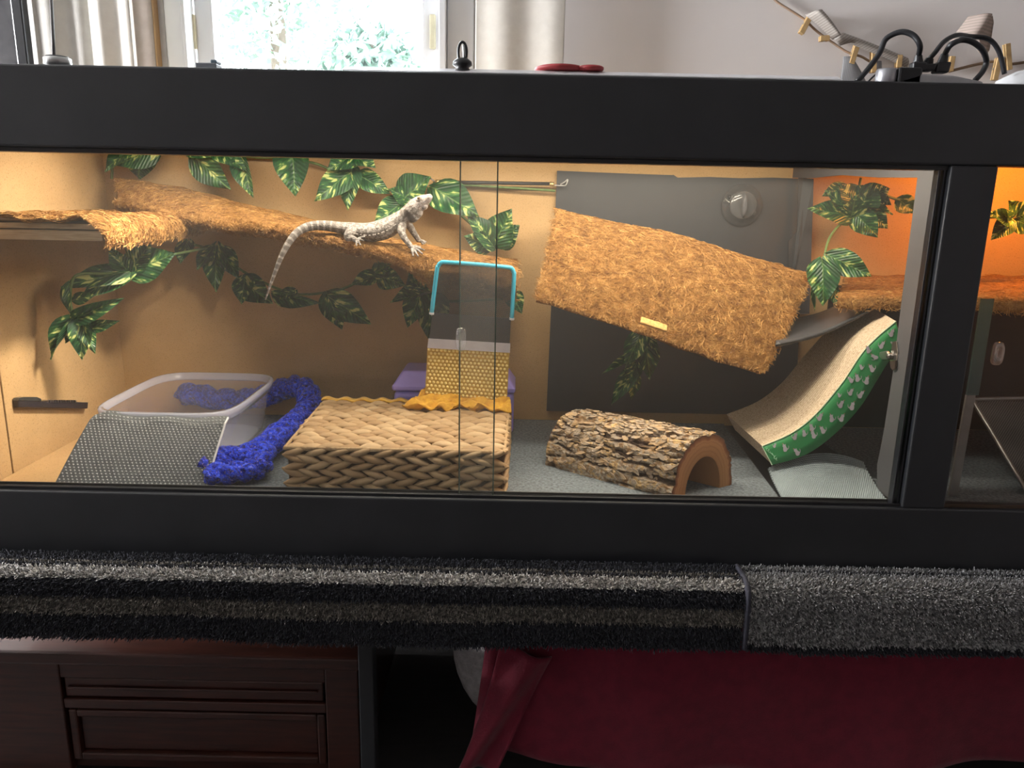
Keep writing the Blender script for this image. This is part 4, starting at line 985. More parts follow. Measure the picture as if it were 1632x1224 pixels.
def ruff(u, v):
    back = yBL.lerp(yBR, u) + V((lerp(-.004, .006, u), .006, .006))
    fp = Wz(lerp(640, 815, u), lerp(648, 651, u)+2*math.sin(u*9), zt_+.012)
    p = back.lerp(fp, v); p.z = lerp(back.z, zt_+.010, v**.6) + .004*math.sin(u*34+v*9) + .005*math.sin(v*19+u*11) + nz(p, 60, .010)*.8 + .004
    p.y += .004*math.sin(u*27); return p
obj('ruffled_hem', MB().slab(ruff, (0, .002, -.004), 60, 22), M('bright_yellow_cloth', (.80,.46,.05), .85, c2=(.62,.31,.03), ns=70, bump=(160,.6,.003)), ym, smooth=True)
def hemline(u, v):
    p = bBL.lerp(bBR, u*.62) + V((0, lerp(-.012, .008, v), .008+.003*math.sin(u*40))); return p
obj('rear_hem', MB().slab(hemline, (0, 0, -.005), 40, 5), yellow, ym, smooth=True)

# ================================================================== HOLLOW LOG
log = thing('hollow_log', 'half log hide with rough bark lying on the felt mat', 'log', tuple(Wz(1000, 760, ZF)))
gF, gR = V((*Wz(1070, 797, ZF).xy, ZF)), V((*Wz(1166, 773, ZF).xy, ZF))
gF = V((gF.x, gF.y, ZF))
gL = Wz(866, 742, ZF)
axv = V((gL.x-gF.x, gL.y-gF.y, 0)); bs = gR - gF
apz = .122
def arch(th, s, off=0.0):     # th 0..pi from front foot to far foot; s 0..1 along from the open end
    c = gF.lerp(gR, .5) + axv*s; hw = .5; k = 1 - .04*s
    ct, st = math.cos(th), math.sin(th)
    e = .86
    x = -math.copysign(abs(ct)**e, ct)*hw; z = abs(st)**e*apz*k
    n = (bs.normalized()*(-ct) + V((0,0,1))*st)
    return c + bs*x*k + V((0,0,z)) + n*off
def barkh(th, s):
    p = V((th*.9, s*3.1, 1.3))
    a = noise.noise(V((th*6.5, s*5.5, 0)))*.5 + noise.noise(V((th*15, s*12, 4)))*.3
    rdg = abs(noise.noise(V((th*5.0 + .35*noise.noise(V((th*3, s*7, 2))), s*2.1, 7))))
    return a*.006 - .007*max(0, .16-rdg)/.16 + .0018*noise.noise(V((th*40, s*38, 9)))
nt_, ns_ = 110, 130
mb = MB(); hts = []
def bk_(u, v):
    th = math.pi*u; s = v*1.0; h = barkh(th, s); hts.append(h); return arch(th, s, h-.001)
mb.grid(bk_, nt_, ns_)
bm_, nt, b = newmat('rough_bark')
at = nt.nodes.new('ShaderNodeAttribute'); at.attribute_name = 'h'
vv = coords(nt); n1 = noisetex(nt, vv, 38, 5, .65, .4); n2 = noisetex(nt, vv, 150, 4, .7)
c1 = ramp(nt, n1, [(.30, (.20,.105,.045)), (.42, (.34,.21,.10)), (.50, (.40,.35,.28)), (.60, (.52,.33,.13)), (.72, (.62,.47,.28))])
c2 = mixc(nt, ramp(nt, n2, [(.35, (.75,.75,.75)), (.55, (0,0,0))]), c1, (.12,.06,.03))
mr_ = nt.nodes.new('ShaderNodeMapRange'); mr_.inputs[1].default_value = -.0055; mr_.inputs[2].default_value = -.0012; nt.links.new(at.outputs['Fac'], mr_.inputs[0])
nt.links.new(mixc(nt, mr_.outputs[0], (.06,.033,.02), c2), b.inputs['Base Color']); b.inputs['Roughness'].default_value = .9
bumpit(nt, b, n2, .8, .006)
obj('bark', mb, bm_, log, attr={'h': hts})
wood_m, nt, b = newmat('log_wood')
at = nt.nodes.new('ShaderNodeAttribute'); at.attribute_name = 'r'
vv = coords(nt, 'Object', (1,1,1)); n1 = noisetex(nt, vv, 60, 3)
ad = nt.nodes.new('ShaderNodeMath'); ad.operation = 'MULTIPLY_ADD'; nt.links.new(at.outputs['Fac'], ad.inputs[0]); ad.inputs[1].default_value = 30.; nt.links.new(n1, ad.inputs[2])
sn = nt.nodes.new('ShaderNodeMath'); sn.operation = 'SINE'; nt.links.new(ad.outputs[0], sn.inputs[0])
base = ramp(nt, at.outputs['Fac'], [(0, (.40,.19,.075)), (.72, (.52,.25,.10)), (.84, (.30,.11,.045)), (1, (.14,.055,.03))])
nt.links.new(mixc(nt, ramp(nt, sn.outputs[0], [(.2, (0,0,0)), (1, (.35,.35,.35))]), base, (.30,.13,.05)), b.inputs['Base Color']); b.inputs['Roughness'].default_value = .75
# wood ring (end faces + inner wall)
mb = MB(); rv = []
K = 60; lay = [0, .2, .4, .6, .8, 1.0]; vs = []
inner = lambda th, s: gF.lerp(gR, .5) + axv*s + bs*(-math.cos(th))*.285 + V((0,0,math.sin(th)**.9*apz*.62))
for s in (0.0, 1.0):
    for t in lay:
        for k in range(K):
            th = math.pi*k/(K-1); vs.append(inner(th, s).lerp(arch(th, s, -.001+barkh(th, s)*.6), t)); rv.append(t)
fs = []
for si in (0, 1):
    for j in range(len(lay)-1):
        for k in range(K-1):
            a = si*len(lay)*K + j*K + k; fs.append((a, a+1, a+K+1, a+K))
o2 = len(lay)*K
for k in range(K-1): fs.append((k, k+1, o2+k+1, o2+k))
mb.add(vs, fs); obj('heartwood', mb, wood_m, log, attr={'r': rv})
# bark flakes: raised plates on the bark
fl = MB()
for _ in range(420):
    th, s = random.uniform(.1, math.pi-.25), random.uniform(.03, .97); p = arch(th, s, barkh(th, s)+.001)
    d1 = axv.normalized(); tn = (arch(th+.02, s)-arch(th-.02, s)).normalized(); nn = d1.cross(tn); nn = nn if nn.z > -.2 else -nn
    a, bq = random.uniform(.004, .013), random.uniform(.002, .005); r0 = random.uniform(-.5, .5)
    d2 = d1*math.cos(r0)+tn*math.sin(r0); t2 = tn*math.cos(r0)-d1*math.sin(r0); vs = []
    for k in range(7):
        t = 2*math.pi*k/7; q_ = random.uniform(.7, 1.2); vs.append(p + d2*math.cos(t)*a*q_ + t2*math.sin(t)*bq*q_ + nn*random.uniform(.0, .003))
    fl.prism(vs, nn*-.002)
obj('bark_flake', fl, M('bark_flake_tone', (.46,.30,.15), .9, c2=(.33,.27,.21), ns=45, detail=4, bump=(220,.7,.003)), log, kind='stuff')

# ================================================================== CAT SCRATCHER
scr = thing('cat_scratcher', 'curved cardboard cat scratcher with a green cat patterned side', 'cat scratcher', tuple(Wz(1232, 742, ZF)))
tF = [W(x, y, Y) for x, y, Y in ((1215,711,1.545),(1262,690,1.545),(1300,660,1.545),(1342,610,1.54),(1372,565,1.535),(1397,538,1.53),(1428,512,1.525))]
bF = [W(x, y, Y) for x, y, Y in ((1231,741,1.535),(1285,724,1.54),(1330,692,1.54),(1370,650,1.535),(1398,606,1.53),(1414,580,1.528),(1438,548,1.525))]
tB = [W(x, y, Y) for x, y, Y in ((1158,660,1.80),(1207,640,1.80),(1246,610,1.795),(1281,568,1.785),(1316,530,1.775),(1352,505,1.765),(1391,490,1.755))]
stop = lambda u, v: interp(tF, u).lerp(interp(tB, u), v)
sthick = lambda u, v: (interp(bF, u)-interp(tF, u))
card_m, nt, b = newmat('corrugated_card')
uvn = nt.nodes.new('ShaderNodeUVMap'); 
mp = nt.nodes.new('ShaderNodeMapping'); mp.inputs['Scale'].default_value = (1, 1, 1); nt.links.new(uvn.outputs[0], mp.inputs[0])
wv = nt.nodes.new('ShaderNodeTexWave'); wv.bands_direction = 'Y'; wv.inputs['Scale'].default_value = 9; wv.inputs['Distortion'].default_value = 1.2; nt.links.new(mp.outputs[0], wv.inputs[0])
ck = noisetex(nt, coords(nt), 300, 2)
col = ramp(nt, ck, [(.33, (.36,.26,.165)), (.5, (.56,.44,.315)), (.7, (.64,.52,.39))])
nt.links.new(col, b.inputs['Base Color']); b.inputs['Roughness'].default_value = .9
mm = nt.nodes.new('ShaderNodeMath'); mm.operation = 'ADD'; nt.links.new(wv.outputs[1], mm.inputs[0]); nt.links.new(ck, mm.inputs[1]); bumpit(nt, b, mm.outputs[0], .5, .004)
nu, nv = 50, 22
uv = [(i/(nu-1), j/(nv-1)) for j in range(nv) for i in range(nu)]*2
obj('card_body', MB().slab(stop, lambda u, v: sthick(u, v)*.97, nu, nv), card_m, scr, uv=uv)
green = M('green_print_paper', (.035,.27,.085), .55, c2=(.030,.24,.075), ns=12)
sideN = V((0, -1, 0))
side = lambda u, v: interp(tF, u).lerp(interp(bF, u), v)
obj('side_panel', MB().slab(lambda u, v: side(u, v) + V((-.0008, -.0012, 0)), (0, .001, 0), 50, 4), green, scr, smooth=True, label='green printed paper side')
obj('edge_strip', MB().tube([side(u, 0)+V((0,-.001,.0005)) for u in np.linspace(0, 1, 40)], .0011, 6), M('pale_paper_edge', (.55,.68,.48), .7), scr)
obj('end_strip', MB().tube([side(0, v)+V((-.001,-.001,0)) for v in (0, .5, 1)], .0011, 6), M('pale_paper_edge', (.55,.68,.48), .7), scr)
whiteprint = M('pale_cat_print', (.52,.48,.53), .6); redprint = M('red_print', (.40,.16,.09), .6)
def invside(px, py):
    best = None
    for i in range(60):
        for j in range(13):
            p = side(i/59, j/12); x, y = proj(p); d = (x-px)**2+(y-py)**2
            if best is None or d < best[0]: best = (d, i/59, j/12)
    return best[1], best[2]
def proj(p):
    d = V(p)-CAMPOS; z = d.dot(FWD); return CXP + FPX*d.dot(RC)/z, CYP - FPX*d.dot(UC)/z
catp = [(-.55,.62),(-.50,1.05),(-.28,.80),(-.05,.82),(.10,1.0),(.14,.58),(.30,.25),(.55,-.05),(.62,-.45),(.45,-.85),(.05,-1.0),(-.28,-.85),(-.42,-.4),(-.40,.1),(-.62,.35)]
tailp = [(.50,-.55),(.85,-.25),(.95,.15),(.88,.55),(.78,.55),(.82,.15),(.72,-.1),(.45,-.3)]
cats = [(1236,708,.6,0),(1252,697,.8,0),(1266,696,.9,.1),(1280,691,.9,-.1),(1297,690,1,.1),(1249,715,1,0),(1268,722,1,.3),(1294,680,1,0),(1313,684,1,.2),(1341,684,.5,.5),(1308,664,1,0),(1325,664,1,-.1),(1344,664,1,.1),(1341,643,1,0),(1359,645,1.05,.2),(1353,624,.9,0),(1339,627,.6,.2),(1354,605,.9,.4),(1367,603,1,0),(1383,606,1,.3),(1387,586,1,.2),(1371,627,1,-.1),(1387,627,.9,.1),(1400,594,.9,.3),(1384,557,.9,0),(1395,568,.9,1.4),(1404,549,.95,0),(1419,531,.95,.1),(1372,585,.7,.2),(1421,548,.5,.5),(1244,733,.6,1.2)]
cm = MB(); rm2 = MB()
for (px, py, s, rot) in cats:
    if py < 700 or True:
        u0, v0 = invside(px, py); c = side(u0, v0); r = 6.9*s*c.y/FPX
        if abs(proj(c)[0]-px)+abs(proj(c)[1]-py) > 5 or v0 > .90 or v0 < .08 or u0 > .97: continue
        du = (side(min(u0+.01, 1), v0)-side(max(u0-.01, 0), v0)).normalized(); dvv = (side(u0, 1)-side(u0, 0)).normalized()
        nn = du.cross(dvv).normalized(); nn = nn if nn.y < 0 else -nn
        ex = V((1,0,0)); ex = (ex-nn*ex.dot(nn)).normalized(); ez = nn.cross(ex); ez = ez if ez.z > 0 else -ez
        cr, sr = math.cos(rot), math.sin(rot); ex, ez = ex*cr+ez*sr, ez*cr-ex*sr
        flip = -1 if int(px) % 3 == 0 else 1
        for pl in (catp, tailp):
            pts = []
            for x, y in pl:
                p = c + ex*x*r*flip + ez*y*r
                pts.append(p + nn*.0022)
            cm.add(pts, [tuple(range(len(pts)))])
        if s > .85: rm2.add([c+ex*x*r*flip+ez*y*r+nn*.0024 for x, y in ((-.75,1.05),(-.45,1.15),(-.5,.92),(-.72,.9))], [(0,1,2,3)])
obj('cat_print', cm, whiteprint, scr, kind='stuff', label='pale cat silhouettes'); obj('red_mark', rm2, redprint, scr, kind='stuff')
# illegible pale script line along the low end of the green side
sc_pts = [(1223,714),(1221.5,716.5),(1223.5,719),(1226,717.5),(1225,716),(1224.5,720),(1227.5,721.5),(1227,719),(1229,723),(1231,722.5),(1230.5,725),(1232.5,725),(1234,728),(1236.5,725.5),(1233.5,729.5),(1236,731.5),(1238,729.5),(1237,733),(1239,733.5)]
pts = []
for a, b_2 in sc_pts:
    u0, v0 = invside(a, b_2); pl = side(u0, v0); pts.append(Wp(a, b_2, pl + V((0,-.0025,0)), V((0,1,0))))
obj('script_line', MB().tube(smooth(pts, 70), .0007, 5), M('mint_print', (.28,.58,.36), .6), scr, label='thin pale handwritten line')
# dark strip behind
dk = thing('dark_plank', 'thin dark plank running behind the cat scratcher from the coir panel', 'plank', tuple(W(1320, 520, 1.8)))
dTL, dTR, dBR, dBL = W(1240,505,1.86), W(1346,480,1.82), W(1394,490,1.63), W(1236,550,1.60)
dkf = lambda u, v: dTL.lerp(dTR, u).lerp(dBL.lerp(dBR, u), v) + V((0, 0, -.014*math.sin(math.pi*u)))
obj('sheet', MB().slab(dkf, (0, 0, -.004), 20, 8), M('satin_charcoal', (.06,.06,.066), .32), dk, smooth=True)
obj('front_lip', MB().tube([dkf(u, 1) for u in np.linspace(0, 1, 20)], .003, 6), blackplastic, dk, smooth=True)

# ================================================================== ORANGE LIT COMPARTMENT
cs = thing('coir_shelf', 'coir covered shelf in the orange lamp lit compartment beside the divider', 'shelf', tuple(W(1500, 470, 1.7)))
c4 = [W(1345,437,1.93), W(1760,440,1.93), W(1700,478,1.50), W(1337,476,1.64)]
tp, bt_, mb = rough_slab(c4, (0, 0, -.022), 50, 26, .005)
obj('coir_cover', mb, coirbase, cs, smooth=True)
fibres('coir_fibre', [(lambda u, v: tp(u, v), 6), (lambda u, v: tp(u, 1).lerp(bt_(u, 1), v), 1.5)], 7000, cs, lift=(0, .5))
dkw = M('near_black_brown', (.018,.013,.011), .8)
obj('dark_back_sheet', MB().box((px_post1-.02, 1.952, ZF), (XR, 1.958, c4[0].z-.03)), dkw, cs)  # near-black sheet over the back wall below the shelf
tg = thing('glass_strip', 'narrow upright greenish glass strip under the coir shelf by the post', 'glass', tuple(W(1522, 768, 1.47)))
s0, s1, s2, s3 = W(1565,476,1.46), W(1585,476,1.46), W(1541,630,1.46), W(1560,630,1.46)
obj('glass', MB().prism([s0, s1, s3, s2], (0, .005, 0)), tealglass, tg)
s4, s5 = W(1516,768,1.46), W(1530,768,1.46); s4.z = s5.z = ZF+.001
obj('lower_bar', MB().prism([s2, W(1555,630,1.46), s5, s4], (0, .006, 0)), M('dull_aluminium', (.28,.26,.25), .5, .3), tg)
mt = thing('mesh_tray', 'black wire mesh tray with silver rim leaning in the lamp lit compartment', 'tray', tuple(W(1640, 790, 1.44)))
lTL, lTR, lBL, lBR = W(1549,636,1.66), W(1760,632,1.66), W(1640,788,1.47), W(1860,794,1.47)
lP = lambda u, v: lTL.lerp(lTR, u).lerp(lBL.lerp(lBR, u), v)
obj('rim', MB().tube(smooth([lP(1, 0), lP(.5, 0), lP(.06, 0), lP(.015, .02), lP(0, .07), lP(0, .5), lP(0, 1.0)], 60), .0042, 8), M('dull_steel', (.30,.28,.27), .4, .7), mt, smooth=True)
obj('floor_bar', MB().tube([lP(0, 1), lP(1, 1)], .004, 8), steel, mt)
obj('backing', MB().slab(lambda u, v: lP(lerp(.02, 1, u), lerp(.03, 1, v))+V((0, .012, -.006)), (0, .003, 0), 4, 4), M('dark_backing', (.02,.018,.018), .6), mt)
mPold = mP
wires('wire_mesh', lambda u, v: lP(lerp(.01, 1, u), lerp(.01, 1, v)), 52, 44, .0007, M('grey_wire', (.20,.19,.185), .4, .5), mt)
fm3 = thing('slate_mat', 'slate grey mat on the floor of the lamp lit compartment', 'mat', (1.2, 1.6, ZF))
obj('felt', MB().slab(lambda u, v: V((lerp(Bp.x+.012, XR, u), lerp(YF+.046, YB-.015, v), ZF)), (0,0,-.005), 16, 10), felt, fm3)

# ================================================================== BEARDED DRAGON
drag = thing('bearded_dragon', 'pale grey bearded dragon standing on the long coir ramp with raised head', 'lizard', tuple(W(610, 385, 1.735)))
Yd = 1.742
sp = [ # px, py, Y, vertical radius px, lateral radius px
 (687,312,1.722,3.6,4.5),(681,317,1.726,7.5,9),(673,322,1.730,11,12.5),(664,329,1.734,13.5,16),(655,337,1.738,13,17),(645,345,1.741,12.5,14),
 (634,353,1.742,14,15),(622,361,1.742,16,19),(608,367,1.742,16.5,22),(592,370,1.742,15.5,22),(576,369,1.742,13.5,19),(561,366,1.741,11.5,15),
 (546,364,1.740,9.8,11),(528,361,1.738,8.6,9),(508,359.5,1.733,7.8,8),(490,362,1.724,7.1,7.2),(476,369,1.712,6.3,6.4),(465,380,1.700,5.6,5.6),(455,396,1.690,4.8,4.8),(447,412,1.684,4.0,4.0),(440,430,1.680,3.2,3.2),(433,449,1.677,2.4,2.4),(427,466,1.675,1.7,1.7),(423,478,1.674,1.0,1.0)]
cs_ = [V((*W(a, b_2, y), )) for a, b_2, y, _, _ in sp]
spn = smooth(cs_, 130); rvv = np.interp(np.linspace(0, 1, 130), np.linspace(0, 1, len(sp)), [s[3] for s in sp])*Yd/FPX
rll = np.interp(np.linspace(0, 1, 130), np.linspace(0, 1, len(sp)), [s[4] for s in sp])*Yd/FPX
mb = MB(); n = 16; vs = []
for i, p in enumerate(spn):
    t = (spn[min(i+1, 129)]-spn[max(i-1, 0)]).normalized(); lat = V((0,1,0)) - t*t.y; lat.normalize(); up = lat.cross(t)
    if up.z < 0: up = -up
    for k in range(n):
        a = 2*math.pi*k/n; cu, su = math.cos(a), math.sin(a)
        vs.append(p + lat*cu*rll[i] + up*su*rvv[i]*(1.0 if su > 0 else .95))
fs = [(i*n+k, i*n+(k+1) % n, (i+1)*n+(k+1) % n, (i+1)*n+k) for i in range(129) for k in range(n)] + [tuple(range(n)), tuple(range(129*n, 130*n))[::-1]]
mb.add(vs, fs)
px2m = Yd/FPX
def limb(pts, rad):
    mb.tube(smooth([W(*p) for p in pts], 5*len(pts)), [float(np.interp(i, np.linspace(0, 5*len(pts)-1, len(rad)), rad))*px2m for i in range(5*len(pts))], 10)
def toes(base, tips):
    for t in tips:
        bm, tm = V(W(*base)), V(W(*t)); mid = bm.lerp(tm, .5) + V((0, 0, .0025))
        mb.tube([bm, mid, tm], [.0034, .0025, .0019], 7)
# head wedge: brow ridge, jaw and beard pouch
hd = (cs_[1]-cs_[4]).normalized()
for c, r in ((W(655,331,1.722),(.0085,.0055,.006)), (W(668,318,1.717),(.0085,.005,.0045)), (W(658,346,1.732),(.015,.016,.012)), (W(666,340,1.730),(.012,.014,.010)), (W(676,329,1.727),(.009,.012,.008)), (W(650,335,1.72),(.009,.006,.008))):
    ry = math.atan2(hd.z, hd.x); mb.ball(c, r, 14, 10, Matrix.Rotation(-ry, 3, 'Y'))
limb([(641,356,1.735),(640,368,1.722),(645,380,1.716),(652,389,1.712),(655,394,1.712)], [8.5,6.5,5.0,4.2,4.4]); toes((655,394,1.712), [(677,399,1.703),(674,405,1.699),(667,409,1.696),(659,409,1.695),(671,394,1.712)])
limb([(648,352,1.755),(660,372,1.768),(668,384,1.775)], [7,5,4]); toes((668,384,1.775), [(680,386,1.775),(678,389,1.77),(674,390,1.768)])
limb([(566,366,1.735),(557,372,1.712),(554,379,1.708),(562,380,1.702),(568,383,1.700)], [9,7.5,5.5,4.5,4.2]); toes((568,383,1.70), [(582,377,1.703),(580,384,1.697),(575,391,1.692),(568,392,1.691)])
limb([(566,366,1.75),(575,374,1.78),(582,377,1.79)], [8,6,4]); toes((582,377,1.79), [(592,379,1.79),(590,381,1.785)])
tmp = obj('dragon_source', mb, None)
md = tmp.modifiers.new('r', 'REMESH'); md.mode = 'VOXEL'; md.voxel_size = .0013; md.use_smooth_shade = True
ms = tmp.modifiers.new('s', 'SMOOTH'); ms.factor = .45; ms.iterations = 2
bpy.context.view_layer.update(); dg = bpy.context.evaluated_depsgraph_get()
me = bpy.data.meshes.new_from_object(tmp.evaluated_get(dg)); bpy.data.objects.remove(tmp, do_unlink=True)
co = np.empty(len(me.vertices)*3, dtype=np.float32); me.vertices.foreach_get('co', co); co = co.reshape(-1, 3)
S = np.array([tuple(p) for p in spn]); seg = np.concatenate([[0], np.cumsum(np.linalg.norm(np.diff(S, axis=0), axis=1))]); seg /= seg[-1]
d2 = ((co[:, None, :]-S[None])**2).sum(2); ii = d2.argmin(1)
u_ = seg[ii]; hgt_ = (co[:, 2]-S[ii, 2])/np.maximum(rvv[ii], .002)
for k, a in (('u', u_), ('hgt', hgt_)):
    at = me.attributes.new(k, 'FLOAT', 'POINT'); at.data.foreach_set('value', a.astype(np.float32))
me.vertices.foreach_set('co', (co-np.array(drag.location, dtype=np.float32)).ravel()); me.update()
skin_m, nt, b = newmat('dragon_skin')
au = nt.nodes.new('ShaderNodeAttribute'); au.attribute_name = 'u'; ah = nt.nodes.new('ShaderNodeAttribute'); ah.attribute_name = 'hgt'
vv = coords(nt); n1 = noisetex(nt, vv, 150, 3, .6); n2 = noisetex(nt, vv, 420, 2)
mu = nt.nodes.new('ShaderNodeMath'); mu.operation = 'MULTIPLY_ADD'; nt.links.new(au.outputs['Fac'], mu.inputs[0]); mu.inputs[1].default_value = 6.2832*34; nt.links.new(n1, mu.inputs[2])
sn = nt.nodes.new('ShaderNodeMath'); sn.operation = 'SINE'; nt.links.new(mu.outputs[0], sn.inputs[0])
band = ramp(nt, sn.outputs[0], [(.25, (0,0,0)), (.75, (1,1,1))])
spot = ramp(nt, n1, [(.46, (0,0,0)), (.56, (1,1,1))])
ist = nt.nodes.new('ShaderNodeMapRange'); ist.inputs[1].default_value = .44; ist.inputs[2].default_value = .5; nt.links.new(au.outputs['Fac'], ist.inputs[0])
pat = mixc(nt, ist.outputs[0], spot, band)
skin = mixc(nt, pat, (.17,.145,.13), (.36,.325,.30))
ishead = nt.nodes.new('ShaderNodeMapRange'); ishead.inputs[1].default_value = .10; ishead.inputs[2].default_value = .06; nt.links.new(au.outputs['Fac'], ishead.inputs[0])
skin = mixc(nt, ishead.outputs[0], skin, mixc(nt, spot, (.28,.235,.215), (.41,.365,.35)))
nk = ramp(nt, au.outputs['Fac'], [(.105, (0,0,0)), (.118, (1,1,1)), (.135, (1,1,1)), (.150, (0,0,0))])
low = nt.nodes.new('ShaderNodeMapRange'); low.inputs[1].default_value = .35; low.inputs[2].default_value = -.15; nt.links.new(ah.outputs['Fac'], low.inputs[0])
fm_ = nt.nodes.new('ShaderNodeMath'); fm_.operation = 'MULTIPLY'; nt.links.new(nk, fm_.inputs[0]); nt.links.new(low.outputs[0], fm_.inputs[1])
skin = mixc(nt, fm_.outputs[0], skin, (.07,.055,.05))
nt.links.new(skin, b.inputs['Base Color']); b.inputs['Roughness'].default_value = .65
vo = nt.nodes.new('ShaderNodeTexVoronoi'); vo.inputs['Scale'].default_value = 330; nt.links.new(vv, vo.inputs['Vector']); bumpit(nt, b, vo.outputs['Distance'], .6, .0015)
me.materials.clear(); me.materials.append(skin_m)
ob = bpy.data.objects.new('body', me); COL.objects.link(ob); ob.parent = drag
for p in me.polygons: p.use_smooth = True
eye = W(667, 316.5, 1.7145)
obj('eye', MB().ball(W(667,315.5,1.7135), .0034, 14, 10), M('amber_eye', (.30,.16,.05), .15), drag, smooth=True)
obj('pupil', MB().ball(W(667,315.5,1.7105), .0016, 10, 8), blackplastic, drag, smooth=True)
obj('ear_opening', MB().ball(W(654,330,1.7155), (.002,.0015,.003), 10, 8), M('dark_ear', (.10,.06,.05), .8), drag, smooth=True)
mo = [W(686,316,1.7185), W(680,322,1.7155), W(673,327,1.7135), W(666,331,1.7125)]
obj('mouth_line', MB().tube(smooth(mo, 14), .0008, 6), M('mouth_dark', (.16,.11,.10), .7), drag)
spk = MB()
def spike(c, d, L, r):
    d = V(d).normalized(); a = d.cross(V((.3,1,.2))).normalized(); b2 = d.cross(a)
    spk.add([c+a*r, c-a*r*.5+b2*r*.87, c-a*r*.5-b2*r*.87, c+d*L], [(0,1,3),(1,2,3),(2,0,3),(2,1,0)])
for i in range(18):    # flank fringe on the visible side
    t = i/17; k = int(lerp(34, 62, t)); p = spn[k] + V((0, -rll[k]*.97, -rvv[k]*.25)); spike(p, (-.35, -1, -.1), .0065, .0016)
for i in range(14):    # beard and cheek spines
    t = i/13; p = W(lerp(646, 668, t), lerp(332, 347, t)+4*math.sin(t*3), 1.722); spike(p, (-.5, -.5, -.55), .007, .0017)
for i in range(9):
    p = W(lerp(643,656,i/8), lerp(336,319,i/8), 1.727); spike(p, (-.8, -.3, .5), .0065, .0016)
obj('spines', spk, M('spine_skin', (.34,.305,.28), .7), drag, kind='stuff')

# ================================================================== ON TOP OF THE VIVARIUM
TZ = TOPZ
ca = thing('carabiner', 'black snap clip standing upright on the vivarium top before the window', 'clip', tuple(W(737, 112, 1.40)))
Yk = 1.432
ringp = []
for k in range(40):
    a = 2*math.pi*k/40; ringp.append(W(737 + 6.6*math.cos(a), 83 - (16*math.sin(a) if math.sin(a) > 0 else 20*math.sin(a)) , Yk))
obj('loop', MB().tube(ringp, .0024, 8, closed=True), blackplastic, ca, smooth=True)
obj('gate', MB().tube([W(739,72,Yk), W(741,98,Yk)], .0028, 8), steel, ca, smooth=True)
zc = W(737, 100, Yk); 
kb = V((zc.x, Yk, TZ))
obj('swivel', MB().lathe(kb, (0,0,1), [(.014, 0), (.014, W(737,112,Yk).z-TZ), (.011, W(737,108,Yk).z-TZ), (.017, W(737,104,Yk).z-TZ), (.016, W(737,98,Yk).z-TZ), (.009, W(737,93,Yk).z-TZ)], 20), blackplastic, ca, smooth=True)
lza, lzb = W(940, 118.5, 1.412).z, W(940, 114, 1.437).z
lxa, lxb = W(545, 110, 1.41).x, W(1343, 130, 1.41).x
lamf = lambda u, v: V((lerp(lxa, lxb, u), 1.412 + (.025*v/.25 if v < .25 else .025 + .40*(v-.25)/.75), lza + (lzb-lza)*min(1, v/.25)))
ws_ = obj('laminate_sheet', MB().slab(lamf, (0, 0, -.0015), 30, 13), M('white_laminate', (.85,.84,.88), .3)); tag(ws_, 'thin white sheet with drooping front edge lying on the vivarium top', 'sheet')
def disc(px, py, r, Y, top_py, label):
    c = W(px, py, Y); h = max(.008, W(px, top_py, Y).z-lzb-.001)
    o = obj('rubber_disc', MB().lathe((c.x, Y, lzb+.001), (0,0,1), [(r*.9, 0), (r, h*.35), (r, h*.75), (r*.86, h*.97), (r*.4, h)], 28), redplastic, smooth=True); tag(o, label, 'disc', 'red rubber discs on the vivarium top')
disc(893, 118, .046, 1.465, 107, 'larger red rubber disc on the vivarium top')
disc(941, 119, .023, 1.44, 110, 'smaller red rubber disc beside the larger one on the vivarium top')
lp = thing('lamp_puck', 'small black puck with chrome rim and upright cord on the vivarium top', 'lamp', tuple(W(92, 100, 1.43)))
c = W(92, 100, 1.43); h = W(92, 90, 1.43).z-TZ
obj('puck', MB().lathe((c.x, 1.43, TZ), (0,0,1), [(.021, 0), (.021, h*.9), (.018, h)], 24), blackplastic, lp, smooth=True)
obj('chrome_rim', MB().lathe((c.x, 1.43, TZ+h*.55), (0,0,1), [(.0205, 0), (.0222, .001), (.0222, h*.35), (.0205, h*.38)], 24), steel, lp, smooth=True)
obj('cord', MB().tube([W(86,92,1.44), W(84,50,1.46), W(80,-30,1.5)], .0028, 8), M('grey_cord', (.10,.09,.09), .6), lp, smooth=True)
dvx = thing('slim_device', 'slim grey gadget lying on the vivarium top before the window sash', 'device', tuple(W(330, 102, 1.40)))
p0, p1 = W(314, 101, 1.42), W(347, 96, 1.42)
obj('base', MB().box((p0.x, 1.41, TZ), (p1.x, 1.44, p0.z)), M('grey_plastic', (.20,.22,.25), .4), dvx, bevel=.002)
obj('head', MB().box((W(337,96,1.42).x, 1.413, p0.z), (p1.x, 1.437, p1.z)), M('bluegrey_plastic', (.16,.22,.28), .4), dvx, bevel=.002)
ad_ = thing('power_adapter', 'black power adapter with silver end on the vivarium top', 'adapter', tuple(W(1420, 120, 1.41)))
p0, p1 = W(1400, 128, 1.43), W(1452, 110, 1.43)
obj('body', MB().box((W(1425,110,1.43).x, 1.410, TZ), (p1.x+.012, 1.47, p1.z)), blackplastic, ad_, bevel=.004)
obj('silver_end', MB().lathe((W(1414,110,1.43).x, 1.43, TZ), (0,0,1), [(.018, 0), (.018, p1.z-TZ-.004), (.016, p1.z-TZ-.001)], 24), M('brushed_silver', (.42,.42,.45), .35, .8), ad_, smooth=True)
lidb = thing('power_strip', 'pale power strip holding three black plugs on the vivarium top', 'power strip', tuple(W(1505, 125, 1.41)))
ps = [W(1438,126,1.41), W(1470,117,1.41), W(1520,120,1.41), W(1568,130,1.41)]
